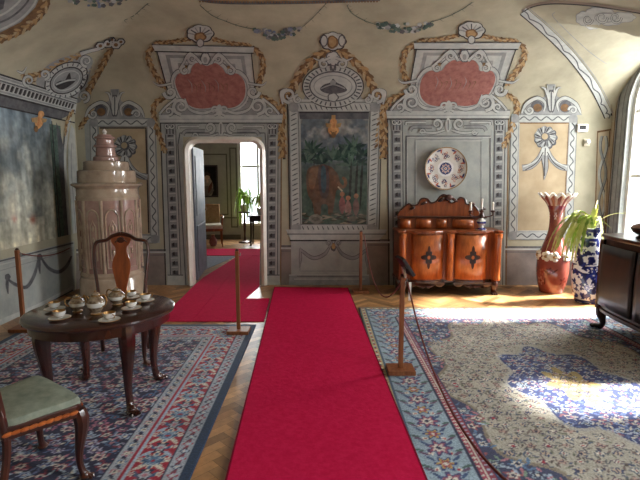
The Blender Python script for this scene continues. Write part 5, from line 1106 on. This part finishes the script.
def stanchion(loc, label, h=.845, rz=0, base=True):
    t = thing('rope_stanchion', label, 'stanchion', loc, rz, 'wooden rope stanchions')
    if base: MB().box((0, 0, .018), (.22, .18, .036)).build('base', 'oak_post', t, bevel=.004)
    m = MB().box((0, 0, .036 + (h - .036) / 2), (.036, .036, h - .036)); m.build('post', 'oak_post', t, bevel=.003)
    MB().lathe([(.012, h), (.02, h + .006), (.014, h + .016), (.001, h + .022)], 12).build('finial', 'walnut_dark', t)
    m = MB(); m.tube(spl([(.018, 0, h - .04), (.034, 0, h - .045), (.034, 0, h - .02)], 4), .004, 6); m.build('rope_hook', 'steel', t); return t
stanchion((-.835, 4.66, .0095), 'wooden rope stanchion on the rug corner in front of the doorway')
stanchion((.56, 6.36, 0), 'wooden rope stanchion at the far end of the crimson runner beside the sideboard', rz=.1)
nr = stanchion((.66, 3.68, .0095), 'wooden rope stanchion with black sign tablet beside the crimson runner', h=.8)
stanchion((-3.08, 4.72, .0095), 'wooden rope stanchion by the landscape mural behind the tea table')
sg = thing('sign_tablet', 'small tilted black sign tablet on top of the nearest stanchion', 'sign', (.675, 3.66, .885), 0)
MB().box((0, 0, .01), (.026, .16, .17), 0, .2, 0, -.6).build('panel', 'black', sg, bevel=.002)
MB().box((-.008, 0, -.04), (.02, .03, .09), 0, .25, 0, -.2).build('bracket', 'steel', sg)
tg = tag(MB().box((.715, 3.65, .69), (.022, .006, .15)).build('rope_tag', 'white_plastic', bevel=.002), 'narrow white tag hanging from the rope end below the black tablet', 'tag')
def rope(pts, label):
    P = spl(pts, 10); m = MB(); m.tube(P, .0065, 8); o = m.build('barrier_rope', 'rope_red'); return tag(o, label, 'rope', 'barrier ropes')
def sag(a, b, s): return [tuple(a[k] + (b[k] - a[k]) * t - (s * 4 * t * (1 - t) if k == 2 else 0) for k in range(3)) for t in np.linspace(0, 1, 9)]
rope(sag((.6, 6.34, .81), (.665, 3.7, .775), .43), 'red brown rope sagging from the sideboard stanchion to the tablet stanchion')
rope(sag((.695, 3.66, .765), (.74, .9, .8), .45), 'red brown rope dropping from the tablet stanchion across the rug border')
stanchion((.76, .86, 0), 'wooden rope stanchion holding the rope end beyond the tablet stanchion')
rope(sag((-3.06, 4.74, .815), (-3.44, 6.38, .62), .06), 'dark rope from the mural stanchion to the wall beside the stove')

# small fittings on the wall
t = thing('thermostat', 'white thermostat box with black display on the wall beside the rosette panel', 'thermostat', (3.70, YB, 2.27)); MB().box((0, -.02, 0), (.15, .035, .11)).build('housing', 'white_plastic', t, bevel=.006); MB().box((-.004, -.039, .006), (.09, .004, .055)).build('screen', 'black', t)
t = thing('wall_sensor', 'small cream sensor knob below the thermostat', 'sensor', (3.78, YB, 2.07)); MB().box((0, -.012, 0), (.085, .022, .1)).build('plate', 'cream_cloth', t, bevel=.005); MB().lathe([(.03, 0), (.032, .03), (.02, .042), (.001, .045)], 16).build('knob', 'white_plastic', t).matrix_local = Matrix.Translation((0, -.022, .01)) @ Matrix.Rotation(PI / 2, 4, 'X')

# ------------------------------------------------------------------ the next room beyond the doorway
NB = 11.9; NX0, NX1 = -4.1, .6
def nwall(name, vs, m='room_wall'): return struct(MB().add(vs, [(0, 1, 2, 3)], 0, False).build(name, m))
W0, W1, WZ0, WZ1 = -2.06, -1.06, .35, 2.75
wb = holed('wall_next_back', [(NX0, 0), (NX1, 0), (NX1, 3.3), (NX0, 3.3)], [[(W0, WZ0), (W1, WZ0), (W1, WZ1), (W0, WZ1)]], lambda x, z: (x, NB, z), 'room_wall')
nwall('wall_next_left', [(NX0, 6.945, 0), (NX0, NB, 0), (NX0, NB, 3.3), (NX0, 6.945, 3.3)]); nwall('wall_next_right', [(NX1, 6.945, 0), (NX1, NB, 0), (NX1, NB, 3.3), (NX1, 6.945, 3.3)]); nwall('ceiling_next', [(NX0, 6.945, 3.3), (NX1, 6.945, 3.3), (NX1, NB, 3.3), (NX0, NB, 3.3)])
o = holed('wall_next_front', [(NX0, 0)] + door_loop() + [(NX1, 0), (NX1, 3.3), (NX0, 3.3)], [], lambda x, z: (x, YB + .14, z), 'room_wall')
m = MB()
for x0, x1, z0, z1 in ((-3.1, -2.32, .62, 2.15), (-2.26, -2.08, .3, 2.3), (-3.9, -3.2, .3, 2.3)):
    for a, b, c, d in ((x0, x1, z0, z0 + .03), (x0, x1, z1 - .03, z1), (x0, x0 + .03, z0, z1), (x1 - .03, x1, z0, z1)): m.box(((a + b) / 2, NB - .004, (c + d) / 2), (b - a, .006, d - c))
m.box((-3.0, NB - .004, .55), (1.96, .006, .03)); m.box((-3.0, NB - .006, .06), (1.96, .01, .12)); m.build('painted_panel', 'room_wall_line', wb)
w = bpy.data.objects.new('window_4', None); COL.objects.link(w); struct(w); w.location = ((W0 + W1) / 2, NB, WZ0)
hw, hh = (W1 - W0) / 2, WZ1 - WZ0
m = MB().box((-hw + .04, .1, hh / 2), (.08, .22, hh)).box((hw - .04, .1, hh / 2), (.08, .22, hh)).box((0, .1, .03), (2 * hw, .22, .06)).box((0, .1, hh - .03), (2 * hw, .22, .06)); m.build('window_frame', 'white_paint', w)
m = MB().box((0, .08, hh / 2), (.05, .05, hh)).box((0, .08, hh * .62), (2 * hw, .04, .05)); m.build('muntin', 'white_paint', w)
MB().add([(-hw, .12, 0), (hw, .12, 0), (hw, .12, hh), (-hw, .12, hh)], [(0, 1, 2, 3)], 0, False).build('pane', 'glass', w)
def portrait():
    t = thing('portrait_painting', 'dark framed portrait on the far wall seen through the doorway', 'painting', (-2.83, NB, 1.47)); w2, h2 = .23, .36
    MB().box((0, -.02, h2 + .02), (2 * w2 + .08, .04, .04)).box((0, -.02, -h2 - .02), (2 * w2 + .08, .04, .04)).box((-w2 - .02, -.02, 0), (.04, .04, 2 * h2)).box((w2 + .02, -.02, 0), (.04, .04, 2 * h2)).build('frame', 'ebony', t, bevel=.008)
    c = Canvas(.46, .72, .01, (36, 32, 30)); c.leaf(.23, .2, .34, .15, PI / 2, (150, 138, 122)); c.leaf(.2, .12, .2, .13, .1, (110, 100, 92)); c.flower(.23, .46, .07, 3, ((196, 164, 138),), .05); c.flower(.23, .52, .085, 4, ((66, 50, 40),), .1); c.flower(.235, .455, .055, 3, ((200, 168, 142),), .03); c.leaf(.24, .36, .06, .03, PI / 2, (190, 160, 136)); c.leaf(.3, .2, .16, .04, 1.2, (96, 60, 50))
    c.mesh('canvas', lambda X, Y: np.stack([X - .23, np.full(X.size, -.024), Y - .36], 1), 'fresco', t)
portrait()
def armchair():
    t = thing('armchair', 'beige upholstered armchair in the next room', 'armchair', (-2.54, 10.75, 0), PI + .25)
    MB().box((0, 0, .46), (.56, .52, .1)).build('seat', 'cream_cloth', t, bevel=.03); MB().box((0, -.26, .72), (.5, .07, .46), rx=.12).build('backrest', 'beige_cloth', t, bevel=.025)
    MB().box((0, 0, .39), (.58, .54, .06)).build('seat_frame', 'walnut', t, bevel=.01)
    for s in (-1, 1):
        m = MB(); m.tube(spl([(s * .27, -.26, .68), (s * .3, -.05, .69), (s * .3, .16, .66), (s * .28, .2, .6), (s * .27, .16, .42)], 5), .02, 8); m.build('armrest', 'walnut', t)
        for y in (-.23, .23): P = spl([(s * .26, y, .4, .026), (s * .265, y, .22, .018), (s * .275, y * 1.08, .0, .014)], 4); MB().tube([p[:3] for p in P], [p[3] for p in P], 8).build('leg', 'walnut', t)
armchair()
def black_table():
    t = thing('side_table', 'black side table with slender legs by the far window', 'table', (-1.32, 10.95, 0))
    MB().box((0, 0, .685), (.66, .5, .03)).build('tabletop', 'black', t, bevel=.006); MB().box((0, 0, .62), (.6, .44, .1)).build('apron', 'black', t)
    for x in (-.27, .27):
        for y in (-.19, .19): P = spl([(x, y, .64, .03), (x, y, .35, .02), (x * 1.03, y, .06, .018), (x * 1.05, y, .0, .03)], 4); MB().tube([p[:3] for p in P], [p[3] for p in P], 8).build('leg', 'black', t)
black_table()
def potted(loc, label, R, up, droop, n, seed, cl):
    t = thing('potted_fern', label, 'plant', loc); rr = random.Random(seed)
    MB().lathe([(.001, 0), (.08, 0), (.11, .16), (.115, .17), (.1, .17), (.001, .15)], 18).build('pot', 'porcelain', t)
    for k in range(n):
        a = rr.uniform(0, 6.28); r = R * rr.uniform(.6, 1.1); u = up * rr.uniform(.6, 1.2); Q = np.array(spl([(0, 0, .14), (r * .3 * math.cos(a), r * .3 * math.sin(a), .14 + u), (r * .7 * math.cos(a), r * .7 * math.sin(a), .14 + u * .9), (r * math.cos(a), r * math.sin(a), .14 + u - droop * rr.uniform(.5, 1.1))], 5)); T = np.gradient(Q, axis=0); vs = []
        for i in range(len(Q)):
            sd = np.cross(T[i], (0, 0, 1)); sd = sd / max(np.linalg.norm(sd), 1e-3); ww = .03 * math.sin(PI * min(.1 + i / len(Q) * .9, 1)); vs += [tuple(Q[i] + sd * ww), tuple(Q[i] - (0, 0, .01)), tuple(Q[i] - sd * ww)]
        MB().add(vs, [(3 * i + q, 3 * i + q + 1, 3 * i + q + 4, 3 * i + q + 3) for i in range(len(Q) - 1) for q in (0, 1)]).build('leaf', cl, t)
potted((-1.38, 10.98, .7), 'leafy potted plant standing on the black side table', .3, .3, .2, 16, 3, 'leaf_green')
t = thing('plant_stand', 'slim wooden plant stand beside the black side table', 'stand', (-1.82, 11.3, 0)); MB().lathe([(.14, .72), (.14, .75)], 18).build('top', 'walnut_dark', t); MB().lathe([(.03, .05), (.02, .2), (.035, .4), (.02, .72)], 14).build('pole', 'walnut_dark', t); MB().lathe([(.16, 0), (.15, .03), (.04, .06)], 18).build('base', 'walnut_dark', t)
potted((-1.82, 11.3, .75), 'bright green fern drooping from the plant stand by the far window', .26, .34, .75, 22, 8, 'leaf_green')
t = thing('small_vase', 'small red vase on the floor beneath the beige armchair', 'vase', (-2.46, 10.72, 0)); MB().lathe([(.001, 0), (.06, 0), (.09, .08), (.08, .16), (.035, .22), (.045, .26)], 18).build('body', 'wash_red', t); MB().lathe([(.045, .258), (.05, .268), (.04, .27)], 18).build('rim', 'gilt', t)
